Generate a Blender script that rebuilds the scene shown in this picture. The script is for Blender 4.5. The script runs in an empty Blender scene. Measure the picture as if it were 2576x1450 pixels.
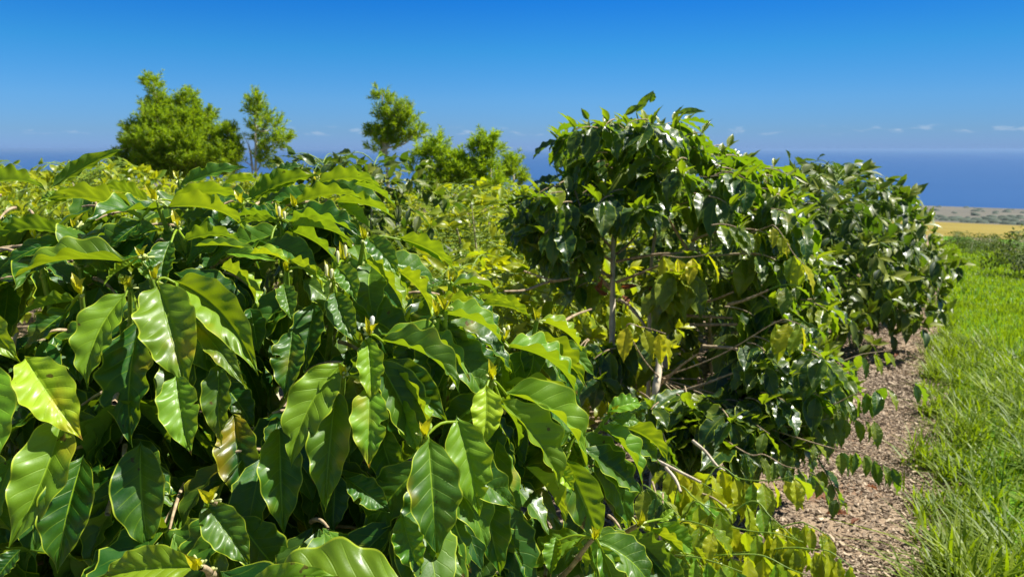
import bpy, math
import numpy as np
from mathutils import Vector

R = np.random.default_rng(7)
U = lambda a, b: float(R.uniform(a, b))
COL = bpy.context.scene.collection
rad = math.radians
V3 = lambda *a: np.array(a, float)
def nrm(v):
    v = np.asarray(v, float)
    return v / (np.linalg.norm(v) + 1e-12)

# ------------------------------------------------------------------ camera frame
PITCH = rad(10.8); F_PX = 731.0
CAM = V3(0, 0, 1.6)
RIGHT = V3(1, 0, 0); FWD = V3(0, math.cos(PITCH), -math.sin(PITCH)); UP = V3(0, math.sin(PITCH), math.cos(PITCH))
PS = 1024 / 2575.0
def W(px, py, d):
    x, y = px * PS, py * PS
    return CAM + d * (RIGHT * (x - 512) / F_PX + UP * (288 - y) / F_PX + FWD)
FR = {'A': (.2663, 0, .2663, 321.9), 'B': (.5116, 0, .5116, 708.1), 'C': (.5115, 643.75, .5115, 708.1),
      'D': (.3107, 579.4, .3107, 321.9), 'E': (.4440, 1223.1, .4440, 193.1), 'F': (.4671, 1351.9, .4671, 772.5),
      'P': (1, 0, 1, 0), 'X': (.222, 257.5, .222, 161.0), 'Y': (.2531, 772.5, .2531, 212.4)}
def toP(f, x, y):
    a, b, c, d = FR[f]
    return a * x + b, c * y + d
# row direction of the plantation (s along the rows, p to the right of the grass edge)
RU = V3(.507, .862, 0); RN = V3(.862, -.507, 0)
def zg(s):
    s = np.asarray(s, float)
    return np.where(s < 333, -.08 * s, -.08 * 333 - .0589 * (s - 333))
def SP(s, p, h=0.0):
    q = RU * s + RN * p
    q[2] = float(zg(s)) + h
    return q
def zxy(x, y):
    return float(zg(.507 * x + .862 * y))

# ------------------------------------------------------------------ objects
def prop(o, label=None, cat=None, group=None, kind=None):
    if label: o['label'] = label
    if cat: o['category'] = cat
    if group: o['group'] = group
    if kind: o['kind'] = kind
    return o
def empty(name, loc, rz=0.0, sc=1.0):
    o = bpy.data.objects.new(name, None); COL.objects.link(o)
    o.location = tuple(loc); o.rotation_euler = (0, 0, rz); o.scale = (sc, sc, sc)
    o.empty_display_size = .2
    return o
class MB:
    def __init__(s):
        s.v = []; s.q = []; s.t = []; s.uq = []; s.ut = []; s.n = 0; s.a = []
    def add(s, verts, quads=None, tris=None, uv=None, tint=(0, .5)):
        verts = np.asarray(verts, float).reshape(-1, 3); m = len(verts)
        s.v.append(verts)
        if uv is None: uv = np.zeros((m, 2))
        uv = np.asarray(uv, float)
        tt = np.asarray(tint, float)
        if tt.ndim == 1: tt = np.tile(tt, (m, 1))
        s.a.append(tt)
        if quads is not None and len(quads):
            s.q.append(np.asarray(quads, np.int64) + s.n); s.uq.append(uv[np.asarray(quads)].reshape(-1, 2))
        if tris is not None and len(tris):
            s.t.append(np.asarray(tris, np.int64) + s.n); s.ut.append(uv[np.asarray(tris)].reshape(-1, 2))
        s.n += m
    def merge(s, o):
        if o.n == 0: return
        s.mi = getattr(s, 'mi', [])
        s.v += o.v; s.a += o.a
        s.mi.append((len(s.q), len(s.q) + len(o.q)))
        s.q += [q + s.n for q in o.q]; s.uq += o.uq; s.n += o.n
    def build(s, name, mat, parent=None, org=None, smooth=True, mats=()):
        if s.n == 0: return None
        v = np.concatenate(s.v)
        if org is not None: v = v - np.asarray(org)
        q = np.concatenate(s.q) if s.q else np.zeros((0, 4), np.int64)
        t = np.concatenate(s.t) if s.t else np.zeros((0, 3), np.int64)
        uv = np.concatenate((s.uq or []) + (s.ut or []))
        me = bpy.data.meshes.new(name)
        nl = q.size + t.size; nf = len(q) + len(t)
        me.vertices.add(len(v)); me.vertices.foreach_set('co', v.astype(np.float32).ravel())
        me.loops.add(nl); me.loops.foreach_set('vertex_index', np.concatenate([q.ravel(), t.ravel()]).astype(np.int32))
        me.polygons.add(nf)
        st = np.concatenate([np.arange(len(q)) * 4, q.size + np.arange(len(t)) * 3]).astype(np.int32)
        me.polygons.foreach_set('loop_start', st)
        me.polygons.foreach_set('use_smooth', np.full(nf, smooth))
        ul = me.uv_layers.new(name='UVMap'); ul.data.foreach_set('uv', uv.astype(np.float32).ravel())
        a = np.concatenate(s.a); c = np.ones((len(v), 4), np.float32); c[:, :2] = a[:, :2]; c[:, 2] = 0
        at = me.color_attributes.new('tint', 'FLOAT_COLOR', 'POINT'); at.data.foreach_set('color', c.ravel())
        me.update(calc_edges=True); me.validate()
        me.materials.append(mat)
        if mats:
            for m_ in mats: me.materials.append(m_)
            cum = np.concatenate([[0], np.cumsum([len(q_) for q_ in s.q])]); mi_ = np.zeros(nf, np.int32)
            for k_, (a_, b_) in enumerate(s.mi): mi_[cum[a_]:cum[b_]] = k_ + 1
            me.polygons.foreach_set('material_index', mi_)
        o = bpy.data.objects.new(name, me); COL.objects.link(o)
        if parent is not None: o.parent = parent
        return o
def tube(mb, pts, rads, n=7, tint=(0, .5)):
    P = np.asarray(pts, float); m = len(P)
    T = np.gradient(P, axis=0); T /= np.linalg.norm(T, axis=1, keepdims=True) + 1e-12
    ref = V3(0, 0, 1) if abs(T[:, 2].mean()) < .8 else V3(1, 0, 0)
    A = np.cross(T, ref); A /= np.linalg.norm(A, axis=1, keepdims=True) + 1e-12
    B = np.cross(T, A)
    th = np.linspace(0, 2 * math.pi, n, endpoint=False)
    r = np.asarray(rads, float).reshape(-1, 1, 1) * np.ones((m, 1, 1))
    v = P[:, None] + r * (A[:, None] * np.cos(th)[None, :, None] + B[:, None] * np.sin(th)[None, :, None])
    i = np.arange(m - 1)[:, None] * n; j = np.arange(n)[None]; k = (j + 1) % n
    q = np.stack([i + j, i + k, i + n + k, i + n + j], -1).reshape(-1, 4)
    uv = np.zeros((m, n, 2)); uv[..., 0] = th / 6.283; uv[..., 1] = np.linspace(0, 1, m)[:, None]
    mb.add(v.reshape(-1, 3), q, None, uv.reshape(-1, 2), tint)
def curve(pts, n=12):                                   # Catmull-Rom through the points
    P = [np.asarray(p, float) for p in pts]
    if len(P) == 2: return np.array([P[0] + (P[1] - P[0]) * t for t in np.linspace(0, 1, n)])
    Q = [2 * P[0] - P[1]] + P + [2 * P[-1] - P[-2]]; out = []
    k = max(2, n // (len(P) - 1))
    for a in range(len(P) - 1):
        p0, p1, p2, p3 = Q[a:a + 4]
        for t in np.linspace(0, 1, k, endpoint=False):
            out.append(.5 * (2 * p1 + (p2 - p0) * t + (2 * p0 - 5 * p1 + 4 * p2 - p3) * t * t + (3 * p1 - p0 - 3 * p2 + p3) * t ** 3))
    out.append(P[-1]); return np.array(out)
def leaf(mb, B, T, N, w, arch=.1, fold=.3, M=12, K=4, yel=0., rnd=None, wav=1.0, bend=0., petiole=True, curl=0., cut=None):
    """an elliptic coffee leaf from base B to tip T, upper face towards N, full width w"""
    B = np.asarray(B, float); T = np.asarray(T, float); D = T - B; L = np.linalg.norm(D)
    if rnd is None: rnd = U(0, 1)
    v = np.linspace(0, 1, M + 1) ** (1.0 if M < 9 else .92)
    t = np.linspace(-1, 1, 2 * K + 1)
    N = nrm(N); d = D / L
    N = nrm(N - d * np.dot(N, d)); S0 = np.cross(d, N)
    C = B + D * v[:, None] + N * (arch * L * 4 * (v * (1 - v)) * (.75 + .5 * v))[:, None] + S0 * (bend * L * 4 * v * (1 - v))[:, None]
    Tg = np.gradient(C, axis=0); Tg /= np.linalg.norm(Tg, axis=1, keepdims=True) + 1e-12
    S = np.cross(Tg, N); S /= np.linalg.norm(S, axis=1, keepdims=True) + 1e-12
    n = np.cross(S, Tg)
    f = np.sin(math.pi * np.clip(v, 0, 1) ** .80) ** 1.12
    f = f * (1 - .38 * np.clip((v - .78) / .2, 0, 1) ** 1.0)
    f[-1] = 0.0
    if petiole: f = f * np.clip(v / .10, .03, 1) ** .8
    ph = R.uniform(0, 6.28, 6); fr = U(3.8, 5.2)
    vv = v[:, None]; tt = t[None]; at = np.abs(tt); sg = np.sign(tt)
    hw = .5 * w * f[:, None] * (1 + .045 * wav * np.sin(6.28 * fr * vv * 1.1 + np.where(sg > 0, ph[0], ph[1])))
    fo = fold * (1 - .35 * vv)
    ang = fo * at ** .5
    lat = hw * tt * np.cos(fo); up = hw * at * np.sin(fo)
    wv = np.sin(6.28 * fr * vv + np.where(sg > 0, ph[2], ph[3]) + .6 * np.sin(6.28 * 1.7 * vv + ph[4]))
    up = up + w * wav * (.064 * wv * at ** 1.9 * np.sin(math.pi * np.clip(vv, 0, 1)) ** .4)
    if M >= 9:
        nv = 8.5
        up = up + w * (.014 if M > 30 else .026) * np.cos(6.28 * nv * (vv - .17 * at)) * np.sin(math.pi * np.clip(at * 1.05, 0, 1)) ** .7 * np.clip(vv * 5, 0, 1) * np.clip((1 - vv) * 5, 0, 1)
        up = up - w * .03 * np.exp(-(at / .12) ** 2)
    up = up - w * curl * at ** 3
    if cut is not None:                                  # a bite out of one margin
        for (cv, cs, cw, cd) in cut:
            m_ = np.clip(1 - ((vv - cv) / cw) ** 2, 0, 1) ** .5 * (sg == cs)
            lat = lat * (1 - cd * m_ * at)
    P = C[:, None] + S[:, None] * lat[..., None] + n[:, None] * up[..., None]
    k = 2 * K + 1
    i = np.arange(M)[:, None] * k; j = np.arange(k - 1)[None]
    q = np.stack([i + j, i + j + 1, i + k + j + 1, i + k + j], -1).reshape(-1, 4)
    uv = np.zeros((M + 1, k, 2)); uv[..., 0] = t * .5 + .5; uv[..., 1] = v[:, None]
    mb.add(P.reshape(-1, 3), q, None, uv.reshape(-1, 2), (yel, rnd))
def bud(mb, o, d, L, r, tint=(0, .5)):
    tube(mb, [o, o + d * L * .3, o + d * L * .7, o + d * L * .92, o + d * L], [r * .35, r * .7, r, r * .7, r * .05], 6, tint)
def buds(mb, o, up, n=8, size=.012):
    for _ in range(n):
        d = nrm(R.normal(size=3) * .8 + up * .9)
        if U(0, 1) < .25:
            bud(mb, o + d * .006 - up * .006, d, size * .55, size * .27, (U(0, .2), U(0, 1))); continue
        bud(mb, o + d * .004, d, size * U(.6, 1.3), size * U(.14, .2), (U(0, .6), U(0, 1)))
Z = V3(0, 0, 1)
def shoot(ML, MS, o, dr, L, nn, ll, yel=0., lod=(6, 2), g0=.3, g1=1.7, MBd=None, r0=.0045, bushy=1.0, yv=.25, tip=True):
    dr = nrm(dr); h = nrm(V3(dr[0], dr[1], 0.0) + 1e-6)
    side = nrm(np.cross(h, Z)); tw = U(-.6, .6)
    pts = [o + dr * L * t - Z * (.35 * L * t * t) for t in np.linspace(0, 1, 6)]
    if MS is not None: tube(MS, pts, np.linspace(r0, r0 * .45, 6), 5, (0, U(0, 1)))
    pts = np.array(pts)
    for i in range(nn):
        f = .15 + .85 * (i + .5) / nn
        p = np.array([np.interp(f * 5, range(6), pts[:, k]) for k in range(3)])
        tw2 = tw + (1.4 if i % 2 else 0.0) * .6
        for sgn in (-1, 1):
            if U(0, 1) > bushy: continue
            a = side * sgn * math.cos(tw2) + Z * math.sin(tw2) * sgn * .5
            g = U(g0, g1)
            d = nrm(a * U(.5, 1) + h * U(.15, .75) - Z * g + R.normal(size=3) * .12)
            l = ll * U(.7, 1.12) * (1 - .25 * (i == nn - 1))
            hd = V3(d[0], d[1], 0)
            N = nrm(Z * .7 + hd * 1.2 + h * .25 + R.normal(size=3) * .22)
            y = np.clip(yel + U(-yv, yv), 0, 1)
            leaf(ML, p + d * .012, p + d * l, N, l * U(.38, .5), U(.03, .13), U(.15, .5), lod[0], lod[1], y, None, U(.7, 1.4), U(-.04, .04))
    e = pts[-1]
    if tip:
        for sgn in (-1, 1):
            d = nrm(side * sgn * .4 + dr * .9 + Z * U(.2, 1.0)); l = ll * U(.3, .55)
            leaf(ML, e, e + d * l, nrm(Z + hd * .2), l * .4, .05, .5, max(4, lod[0] // 2), 2, min(1, yel + .45), None, .6)
    if MBd is not None and U(0, 1) < .4: buds(MBd, e, Z, 4, .016)

# ------------------------------------------------------------------ materials
def new_mat(name):
    m = bpy.data.materials.new(name); m.use_nodes = True; nt = m.node_tree; nt.nodes.clear()
    return m, nt, nt.nodes, nt.links
class G:
    def __init__(s, nt): s.nt = nt
    def n(s, t, **kw):
        nd = s.nt.nodes.new(t)
        for k, v in kw.items():
            if k.startswith('i_'):
                nd.inputs[k[2:]].default_value = v
            else: setattr(nd, k, v)
        return nd
    def l(s, a, b): s.nt.links.new(a, b)
    def m(s, op, a, b=0.0, c=0.0, clamp=False):
        nd = s.nt.nodes.new('ShaderNodeMath'); nd.operation = op; nd.use_clamp = clamp
        for i, x in enumerate((a, b, c)):
            if hasattr(x, 'links') or hasattr(x, 'is_linked'): s.nt.links.new(x, nd.inputs[i])
            else: nd.inputs[i].default_value = x
        return nd.outputs[0]
    def mix(s, f, a, b, t='RGBA', bl='MIX'):
        nd = s.nt.nodes.new('ShaderNodeMix'); nd.data_type = 'RGBA'; nd.blend_type = bl
        for idx, x in ((0, f), (6, a), (7, b)):
            if hasattr(x, 'is_linked'): s.nt.links.new(x, nd.inputs[idx])
            else: nd.inputs[idx].default_value = x if idx == 0 else (*x, 1) if len(x) == 3 else x
        return nd.outputs[2]
    def sm(s, x, a, b):
        nd = s.nt.nodes.new('ShaderNodeMapRange'); nd.interpolation_type = 'SMOOTHSTEP'
        s.nt.links.new(x, nd.inputs[0]); nd.inputs[1].default_value = a; nd.inputs[2].default_value = b
        return nd.outputs[0]
    def noise(s, vec, scale, det=3, rough=.5):
        nd = s.nt.nodes.new('ShaderNodeTexNoise'); nd.inputs['Scale'].default_value = scale
        nd.inputs['Detail'].default_value = det; nd.inputs['Roughness'].default_value = rough
        if vec is not None: s.nt.links.new(vec, nd.inputs['Vector'])
        return nd.outputs['Fac']

def leaf_mat(name, dark, mid, yellow, under, trans, rough=.33, tf=.42, hero=True, coat=.35, spots=.0):
    m, nt, N, L = new_mat(name); g = G(nt)
    uv = g.n('ShaderNodeUVMap').outputs[0]; sep = g.n('ShaderNodeSeparateXYZ'); g.l(uv, sep.inputs[0])
    u, v = sep.outputs[0], sep.outputs[1]
    at = g.n('ShaderNodeAttribute', attribute_name='tint'); sa = g.n('ShaderNodeSeparateXYZ'); g.l(at.outputs['Vector'], sa.inputs[0])
    yel, rnd = sa.outputs[0], sa.outputs[1]
    a = g.m('MULTIPLY', g.m('ABSOLUTE', g.m('SUBTRACT', u, .5)), 2.0)
    tc = g.n('ShaderNodeTexCoord').outputs['Object']
    geo = g.n('ShaderNodeNewGeometry')
    n1 = g.noise(tc, 9 if hero else 3, 2); n2 = g.noise(tc, 60, 2); n6 = g.noise(tc, 420, 3, .7)
    f = g.m('ADD', g.m('MULTIPLY', rnd, .75), g.m('MULTIPLY', g.m('SUBTRACT', n1, .5), .9), clamp=True)
    if hero: f = g.m('ADD', f, g.m('MULTIPLY', g.m('SUBTRACT', n6, .5), .55), clamp=True)
    c = g.mix(f, dark, mid)
    yb = g.m('ADD', yel, g.m('MULTIPLY', g.m('SUBTRACT', n1, .5), .5), clamp=True)
    c = g.mix(yb, c, yellow)
    # veins
    ph = g.m('FRACT', g.m('MULTIPLY', g.m('SUBTRACT', v, g.m('MULTIPLY', a, .17)), 8.5))
    vn = g.m('ABSOLUTE', g.m('SUBTRACT', ph, .5))                       # 0.5 -> vein at ridge valley
    vein = g.m('MULTIPLY', g.sm(vn, .07, .012), g.sm(a, .95, .7))
    midr = g.sm(a, .045, .012)
    vall = g.m('MAXIMUM', g.m('MULTIPLY', vein, .30), g.m('MULTIPLY', midr, .9))
    edge = g.sm(a, .93, .975)
    vcol = tuple(min(1, x * 1.0) for x in (yellow[0] * .75, yellow[1] * .85, yellow[2]))
    c = g.mix(vall, c, vcol); c = g.mix(g.m('MULTIPLY', edge, .85), c, (.46, .56, .03))
    if spots > 0:
        tip = g.m('MULTIPLY', g.sm(g.m('ADD', v, g.m('MULTIPLY', n1, .06)), .955, .99), g.m('GREATER_THAN', rnd, .62)); c = g.mix(tip, c, (.13, .06, .015))
        n3 = g.noise(tc, 34, 3, .6)
        sp = g.m('MULTIPLY', g.sm(n3, .70, .73), spots)
        c = g.mix(sp, c, (.10, .045, .012))
        n4 = g.noise(tc, 7, 3, .6)
        c = g.mix(g.m('MULTIPLY', g.sm(n4, .60, .78), .8 * spots), c, (.55, .36, .01))
    cu = g.mix(g.m('MAXIMUM', vall, 0.0), under, tuple(x * 1.35 for x in under))
    cu = g.mix(g.m('MULTIPLY', yb, .6), cu, yellow)
    base = g.mix(geo.outputs['Backfacing'], c, cu)
    bs = g.n('ShaderNodeBsdfPrincipled')
    g.l(base, bs.inputs['Base Color'])
    g.l(g.m('ADD', g.m('ADD', rough, g.m('ADD', g.m('MULTIPLY', g.m('SUBTRACT', n2, .5), .22), g.m('MULTIPLY', g.m('SUBTRACT', n1, .5), .35))), g.m('MULTIPLY', geo.outputs['Backfacing'], .25)), bs.inputs['Roughness'])
    bs.inputs['Specular IOR Level'].default_value = .36
    bs.inputs['Coat Weight'].default_value = coat * .3; bs.inputs['Coat Roughness'].default_value = .22
    tr = g.n('ShaderNodeBsdfTranslucent')
    tcol = g.mix(g.m('MULTIPLY', vall, .35), g.mix(yb, trans, (min(1, trans[0] * 1.9), trans[1] * 1.35, trans[2])), (.10, .16, .01))
    if spots > 0: tcol = g.mix(sp, tcol, (.05, .02, .004))
    g.l(tcol, tr.inputs['Color'])
    if hero:
        h = g.m('ADD', g.m('ADD', g.m('MULTIPLY', n2, .6), g.m('MULTIPLY', n6, .30)), g.m('MULTIPLY', g.m('MAXIMUM', vein, midr), -.6))
        bp = g.n('ShaderNodeBump'); bp.inputs['Distance'].default_value = .0012; bp.inputs['Strength'].default_value = .55
        g.l(h, bp.inputs['Height']); g.l(bp.outputs[0], bs.inputs['Normal'])
    mx = g.n('ShaderNodeMixShader'); mx.inputs[0].default_value = tf
    g.l(bs.outputs[0], mx.inputs[1]); g.l(tr.outputs[0], mx.inputs[2])
    out = g.n('ShaderNodeOutputMaterial'); g.l(mx.outputs[0], out.inputs[0])
    return m
M_near = leaf_mat('glossy_near_leaf', (.009, .060, .006), (.072, .28, .012), (.38, .54, .018), (.09, .18, .018), (.30, .46, .008), .46, .34, True, .4, .8)
M_old_shade = leaf_mat('mature_leaf_inner_shade', (.009, .055, .007), (.036, .15, .011), (.28, .40, .016), (.08, .17, .016), (.28, .44, .008), .46, .29, True, .5, .8)  # mature leaves, colour darkened further to paint in shade inside the bush
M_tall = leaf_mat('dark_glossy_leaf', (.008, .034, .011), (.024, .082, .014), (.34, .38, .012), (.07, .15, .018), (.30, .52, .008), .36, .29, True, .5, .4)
M_yell = leaf_mat('yellowing_leaf', (.03, .12, .010), (.09, .27, .012), (.52, .46, .010), (.14, .24, .015), (.42, .56, .008), .34, .40, True, .3, .9)
M_row = leaf_mat('row_leaf', (.025, .080, .010), (.070, .19, .012), (.44, .45, .010), (.10, .19, .015), (.40, .54, .008), .40, .42, False, .3, 0)
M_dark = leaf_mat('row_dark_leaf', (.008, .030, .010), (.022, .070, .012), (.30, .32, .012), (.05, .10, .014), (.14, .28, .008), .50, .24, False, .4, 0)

def simple_mat(name, c1, c2, scale=20, rough=.8, bump=.5, dist=.002, tr=None, spec=.3, usetint=False, stretch=None):
    m, nt, N, L = new_mat(name); g = G(nt)
    tc = g.n('ShaderNodeTexCoord').outputs['Object']
    if stretch:
        mp = g.n('ShaderNodeMapping'); mp.inputs['Scale'].default_value = stretch; g.l(tc, mp.inputs[0]); tc = mp.outputs[0]
    n1 = g.noise(tc, scale, 4, .6)
    f = g.sm(n1, .3, .7)
    if usetint:
        at = g.n('ShaderNodeAttribute', attribute_name='tint'); sa = g.n('ShaderNodeSeparateXYZ'); g.l(at.outputs['Vector'], sa.inputs[0])
        f = g.m('ADD', g.m('MULTIPLY', f, .3), g.m('MULTIPLY', sa.outputs[0], .8), clamp=True)
    c = g.mix(f, c1, c2)
    bs = g.n('ShaderNodeBsdfPrincipled'); g.l(c, bs.inputs['Base Color']); bs.inputs['Roughness'].default_value = rough
    bs.inputs['Specular IOR Level'].default_value = spec
    if bump:
        bp = g.n('ShaderNodeBump'); bp.inputs['Distance'].default_value = dist; bp.inputs['Strength'].default_value = bump
        g.l(n1, bp.inputs['Height']); g.l(bp.outputs[0], bs.inputs['Normal'])
    out = g.n('ShaderNodeOutputMaterial')
    if tr:
        t = g.n('ShaderNodeBsdfTranslucent'); t.inputs[0].default_value = (*tr[:3], 1)
        mx = g.n('ShaderNodeMixShader'); mx.inputs[0].default_value = tr[3]
        g.l(bs.outputs[0], mx.inputs[1]); g.l(t.outputs[0], mx.inputs[2]); g.l(mx.outputs[0], out.inputs[0])
    else: g.l(bs.outputs[0], out.inputs[0])
    return m
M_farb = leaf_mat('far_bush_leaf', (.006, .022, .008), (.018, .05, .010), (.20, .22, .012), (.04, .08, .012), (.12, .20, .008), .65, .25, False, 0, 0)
M_bark = simple_mat('pale_bark', (.38, .31, .21), (.66, .57, .42), 35, .85, .9, .004, stretch=(1, 1, .3))
M_twig = simple_mat('brown_twig', (.22, .15, .08), (.46, .36, .22), 60, .8, .6, .001)
M_green = simple_mat('green_stem', (.10, .20, .02), (.24, .32, .03), 40, .5, .3, .001, spec=.4)
M_bud = simple_mat('flower_bud', (.42, .52, .12), (.78, .76, .42), 60, .5, 0, tr=(.7, .7, .25, .25), usetint=True)
M_white = simple_mat('white_petal', (.75, .74, .62), (.85, .85, .78), 60, .5, 0, tr=(.8, .8, .6, .3))
M_grass = simple_mat('grass_blade', (.028, .085, .004), (.24, .30, .014), 2, .48, 0, tr=(.34, .48, .004, .38), spec=.3, usetint=True)
M_needle = simple_mat('feathery_needle', (.022, .060, .010), (.30, .45, .012), 1.2, .6, 0, tr=(.52, .70, .010, .38), spec=.2, usetint=True)
M_chip = simple_mat('wood_chip', (.085, .055, .035), (.50, .39, .27), 30, .85, .4, .001, usetint=True)
M_dead = simple_mat('dead_brown_leaf', (.08, .03, .015), (.26, .10, .04), 40, .7, .5, .001, tr=(.4, .12, .02, .2))
M_scrub = simple_mat('far_scrub', (.045, .065, .045), (.075, .095, .06), 1, .9, 0)

# ground
def ground_mat():
    m, nt, N, L = new_mat('plantation_ground'); g = G(nt)
    geo = g.n('ShaderNodeNewGeometry'); pos = geo.outputs['Position']
    dp = g.n('ShaderNodeVectorMath', operation='DOT_PRODUCT'); g.l(pos, dp.inputs[0]); dp.inputs[1].default_value = (.862, -.507, 0)
    p = dp.outputs['Value']
    nb = g.noise(pos, .8, 4, .6); ns = g.noise(pos, 14, 5, .65); nf = g.noise(pos, 90, 3, .7)
    soil = g.mix(g.sm(ns, .3, .7), (.10, .06, .035), (.32, .23, .15))
    soil = g.mix(g.sm(nf, .35, .65), soil, (.36, .27, .18))
    soil = g.mix(g.sm(nb, .55, .7), soil, (.17, .085, .045))
    gr = g.mix(g.sm(ns, .35, .65), (.05, .12, .01), (.14, .30, .012))
    pe = g.m('ADD', p, g.m('MULTIPLY', g.m('SUBTRACT', nb, .5), .5))
    per = g.m('SUBTRACT', g.m('MODULO', g.m('ADD', pe, 340.0 + .0), 3.9), 0.0)
    lane = g.m('MULTIPLY', g.sm(pe, .12, .3), g.sm(pe, 2.5, 2.2))
    far = g.m('MULTIPLY', g.m('MULTIPLY', g.sm(per, .6, .8), g.sm(per, 2.6, 2.3)), g.sm(pe, 2.3, 2.6))
    left = g.m('MULTIPLY', g.m('MULTIPLY', g.sm(per, .6, .8), g.sm(per, 1.7, 1.5)), g.sm(pe, -2.2, -2.6))
    f = g.m('MAXIMUM', g.m('MAXIMUM', lane, far), left)
    c = g.mix(f, soil, gr)
    bs = g.n('ShaderNodeBsdfPrincipled'); g.l(c, bs.inputs['Base Color']); bs.inputs['Roughness'].default_value = .95
    bs.inputs['Specular IOR Level'].default_value = .1
    bp = g.n('ShaderNodeBump'); bp.inputs['Distance'].default_value = .03; bp.inputs['Strength'].default_value = .8
    g.l(g.m('ADD', ns, g.m('MULTIPLY', nf, .4)), bp.inputs['Height']); g.l(bp.outputs[0], bs.inputs['Normal'])
    out = g.n('ShaderNodeOutputMaterial'); g.l(bs.outputs[0], out.inputs[0]); return m
def field_mat(name, cols, sc, band=None):
    m, nt, N, L = new_mat(name); g = G(nt)
    geo = g.n('ShaderNodeNewGeometry'); pos = geo.outputs['Position']
    mp = g.n('ShaderNodeMapping'); mp.inputs['Rotation'].default_value = (0, 0, rad(30.5)); mp.inputs['Scale'].default_value = (1, .22 if band else .5, 1)
    mp.vector_type = 'POINT'; g.l(pos, mp.inputs[0])
    a = g.noise(mp.outputs[0], sc, 6, .62); b = g.noise(pos, sc * 9, 4, .6)
    c = g.mix(g.sm(a, .35, .65), cols[0], cols[1]); c = g.mix(g.m('MULTIPLY', g.sm(b, .5, .72), .6), c, cols[2])
    bs = g.n('ShaderNodeBsdfPrincipled'); g.l(c, bs.inputs['Base Color']); bs.inputs['Roughness'].default_value = 1
    bs.inputs['Specular IOR Level'].default_value = .05
    out = g.n('ShaderNodeOutputMaterial'); g.l(bs.outputs[0], out.inputs[0]); return m
M_ground = ground_mat()
M_field = field_mat('dry_grass', ((.215, .165, .035), (.26, .21, .052), (.18, .145, .03)), .03)
M_plain = field_mat('coastal_scrub', ((.11, .105, .085), (.165, .15, .115), (.06, .07, .055)), .012, True)

def sheet(name, ss, pp, mat, label, coast=False, dz=0.0, bumps=0.0):
    S_, P_ = np.meshgrid(np.asarray(ss, float), np.asarray(pp, float), indexing='ij')
    if coast:
        k = (S_ - ss[0]) / (ss[-1] - ss[0])
        S2 = S_ + k * (.62 * np.clip(P_, -100, 250) + 14 * np.sin(P_ / 37) + 8 * np.sin(P_ / 11 + 1))
    else: S2 = S_
    X = .507 * S2 + .862 * P_; Y = .862 * S2 - .507 * P_; Zz = zg(S2) + dz
    if bumps:
        Zz = Zz + bumps * (np.sin(X * 1.7 + Y * .6) * np.sin(Y * 1.3 - X * .4) + .5 * np.sin(X * 4.1) * np.sin(Y * 3.7 + 1)) * np.clip((60 - S_) / 20, 0, 1)
    n0, n1 = S_.shape
    i = np.arange(n0 - 1)[:, None] * n1; j = np.arange(n1 - 1)[None]
    q = np.stack([i + j, i + n1 + j, i + n1 + j + 1, i + j + 1], -1).reshape(-1, 4)[:, ::-1]
    mb = MB(); mb.add(np.stack([X, Y, Zz], -1).reshape(-1, 3), q)
    o = mb.build(name, mat); prop(o, label, None, None, 'structure'); return o
pp_near = np.concatenate([np.linspace(-2500, -60, 12), np.linspace(-50, -12, 20), np.linspace(-11.5, 11.5, 90), np.linspace(13, 60, 20), np.linspace(80, 1500, 10)])
sheet('ground', np.concatenate([np.linspace(-40, -4, 10), np.linspace(-3.6, 30, 130), np.linspace(31, 76, 24)]), pp_near, M_ground, 'reddish brown plantation soil with green grass lanes between the rows', bumps=.018)
pw = np.concatenate([np.linspace(-3500, -400, 20), np.linspace(-380, 400, 60), np.linspace(450, 2500, 16)])
sheet('dry_field', np.linspace(76, 333, 12), pw, M_field, 'golden dry grass field sloping down beyond the coffee rows', dz=0)
sheet('coastal_plain', np.linspace(333, 1200, 40), pw, M_plain, 'grey brown scrubby plain between the golden field and the sea', True)
# sea
zsea = float(zg(1190)) + .4
mb = MB(); th = np.linspace(0, 2 * math.pi, 129)[:-1]; rr = np.array([0.1, 900, 3000, 8000, 20000, 60000.])
vv = np.stack([rr[:, None] * np.cos(th), rr[:, None] * np.sin(th), np.full((6, 128), zsea)], -1)
i = np.arange(5)[:, None] * 128; j = np.arange(128)[None]; k = (j + 1) % 128
mb.add(vv.reshape(-1, 3), np.stack([i + j, i + 128 + j, i + 128 + k, i + k], -1).reshape(-1, 4))
m, nt, N_, L_ = new_mat('sea_water'); g = G(nt)
bs = g.n('ShaderNodeBsdfPrincipled'); geo = g.n('ShaderNodeNewGeometry')
mp = g.n('ShaderNodeMapping'); mp.inputs['Scale'].default_value = (.0006, .004, 1); g.l(geo.outputs['Position'], mp.inputs[0])
n1 = g.noise(mp.outputs[0], 1.0, 5, .6)
g.l(g.mix(g.sm(n1, .3, .7), (.014, .056, .165), (.016, .063, .18)), bs.inputs['Base Color'])
bs.inputs['Roughness'].default_value = .32; bs.inputs['IOR'].default_value = 1.33
out = g.n('ShaderNodeOutputMaterial'); g.l(bs.outputs[0], out.inputs[0])
prop(mb.build('sea', m), 'deep blue sea reaching the horizon', None, None, 'structure')

# ------------------------------------------------------------------ the near coffee bush
def dep(x, y):
    d = np.interp(y, [370, 450, 600, 800, 1000, 1200, 1450], [1.62, 1.50, 1.32, 1.17, 1.07, .99, .92])
    return d + .50 * float(np.clip((x - 1080) / 600, 0, 1.2)) - .08 * float(np.clip((150 - x) / 200, 0, 1))
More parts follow.
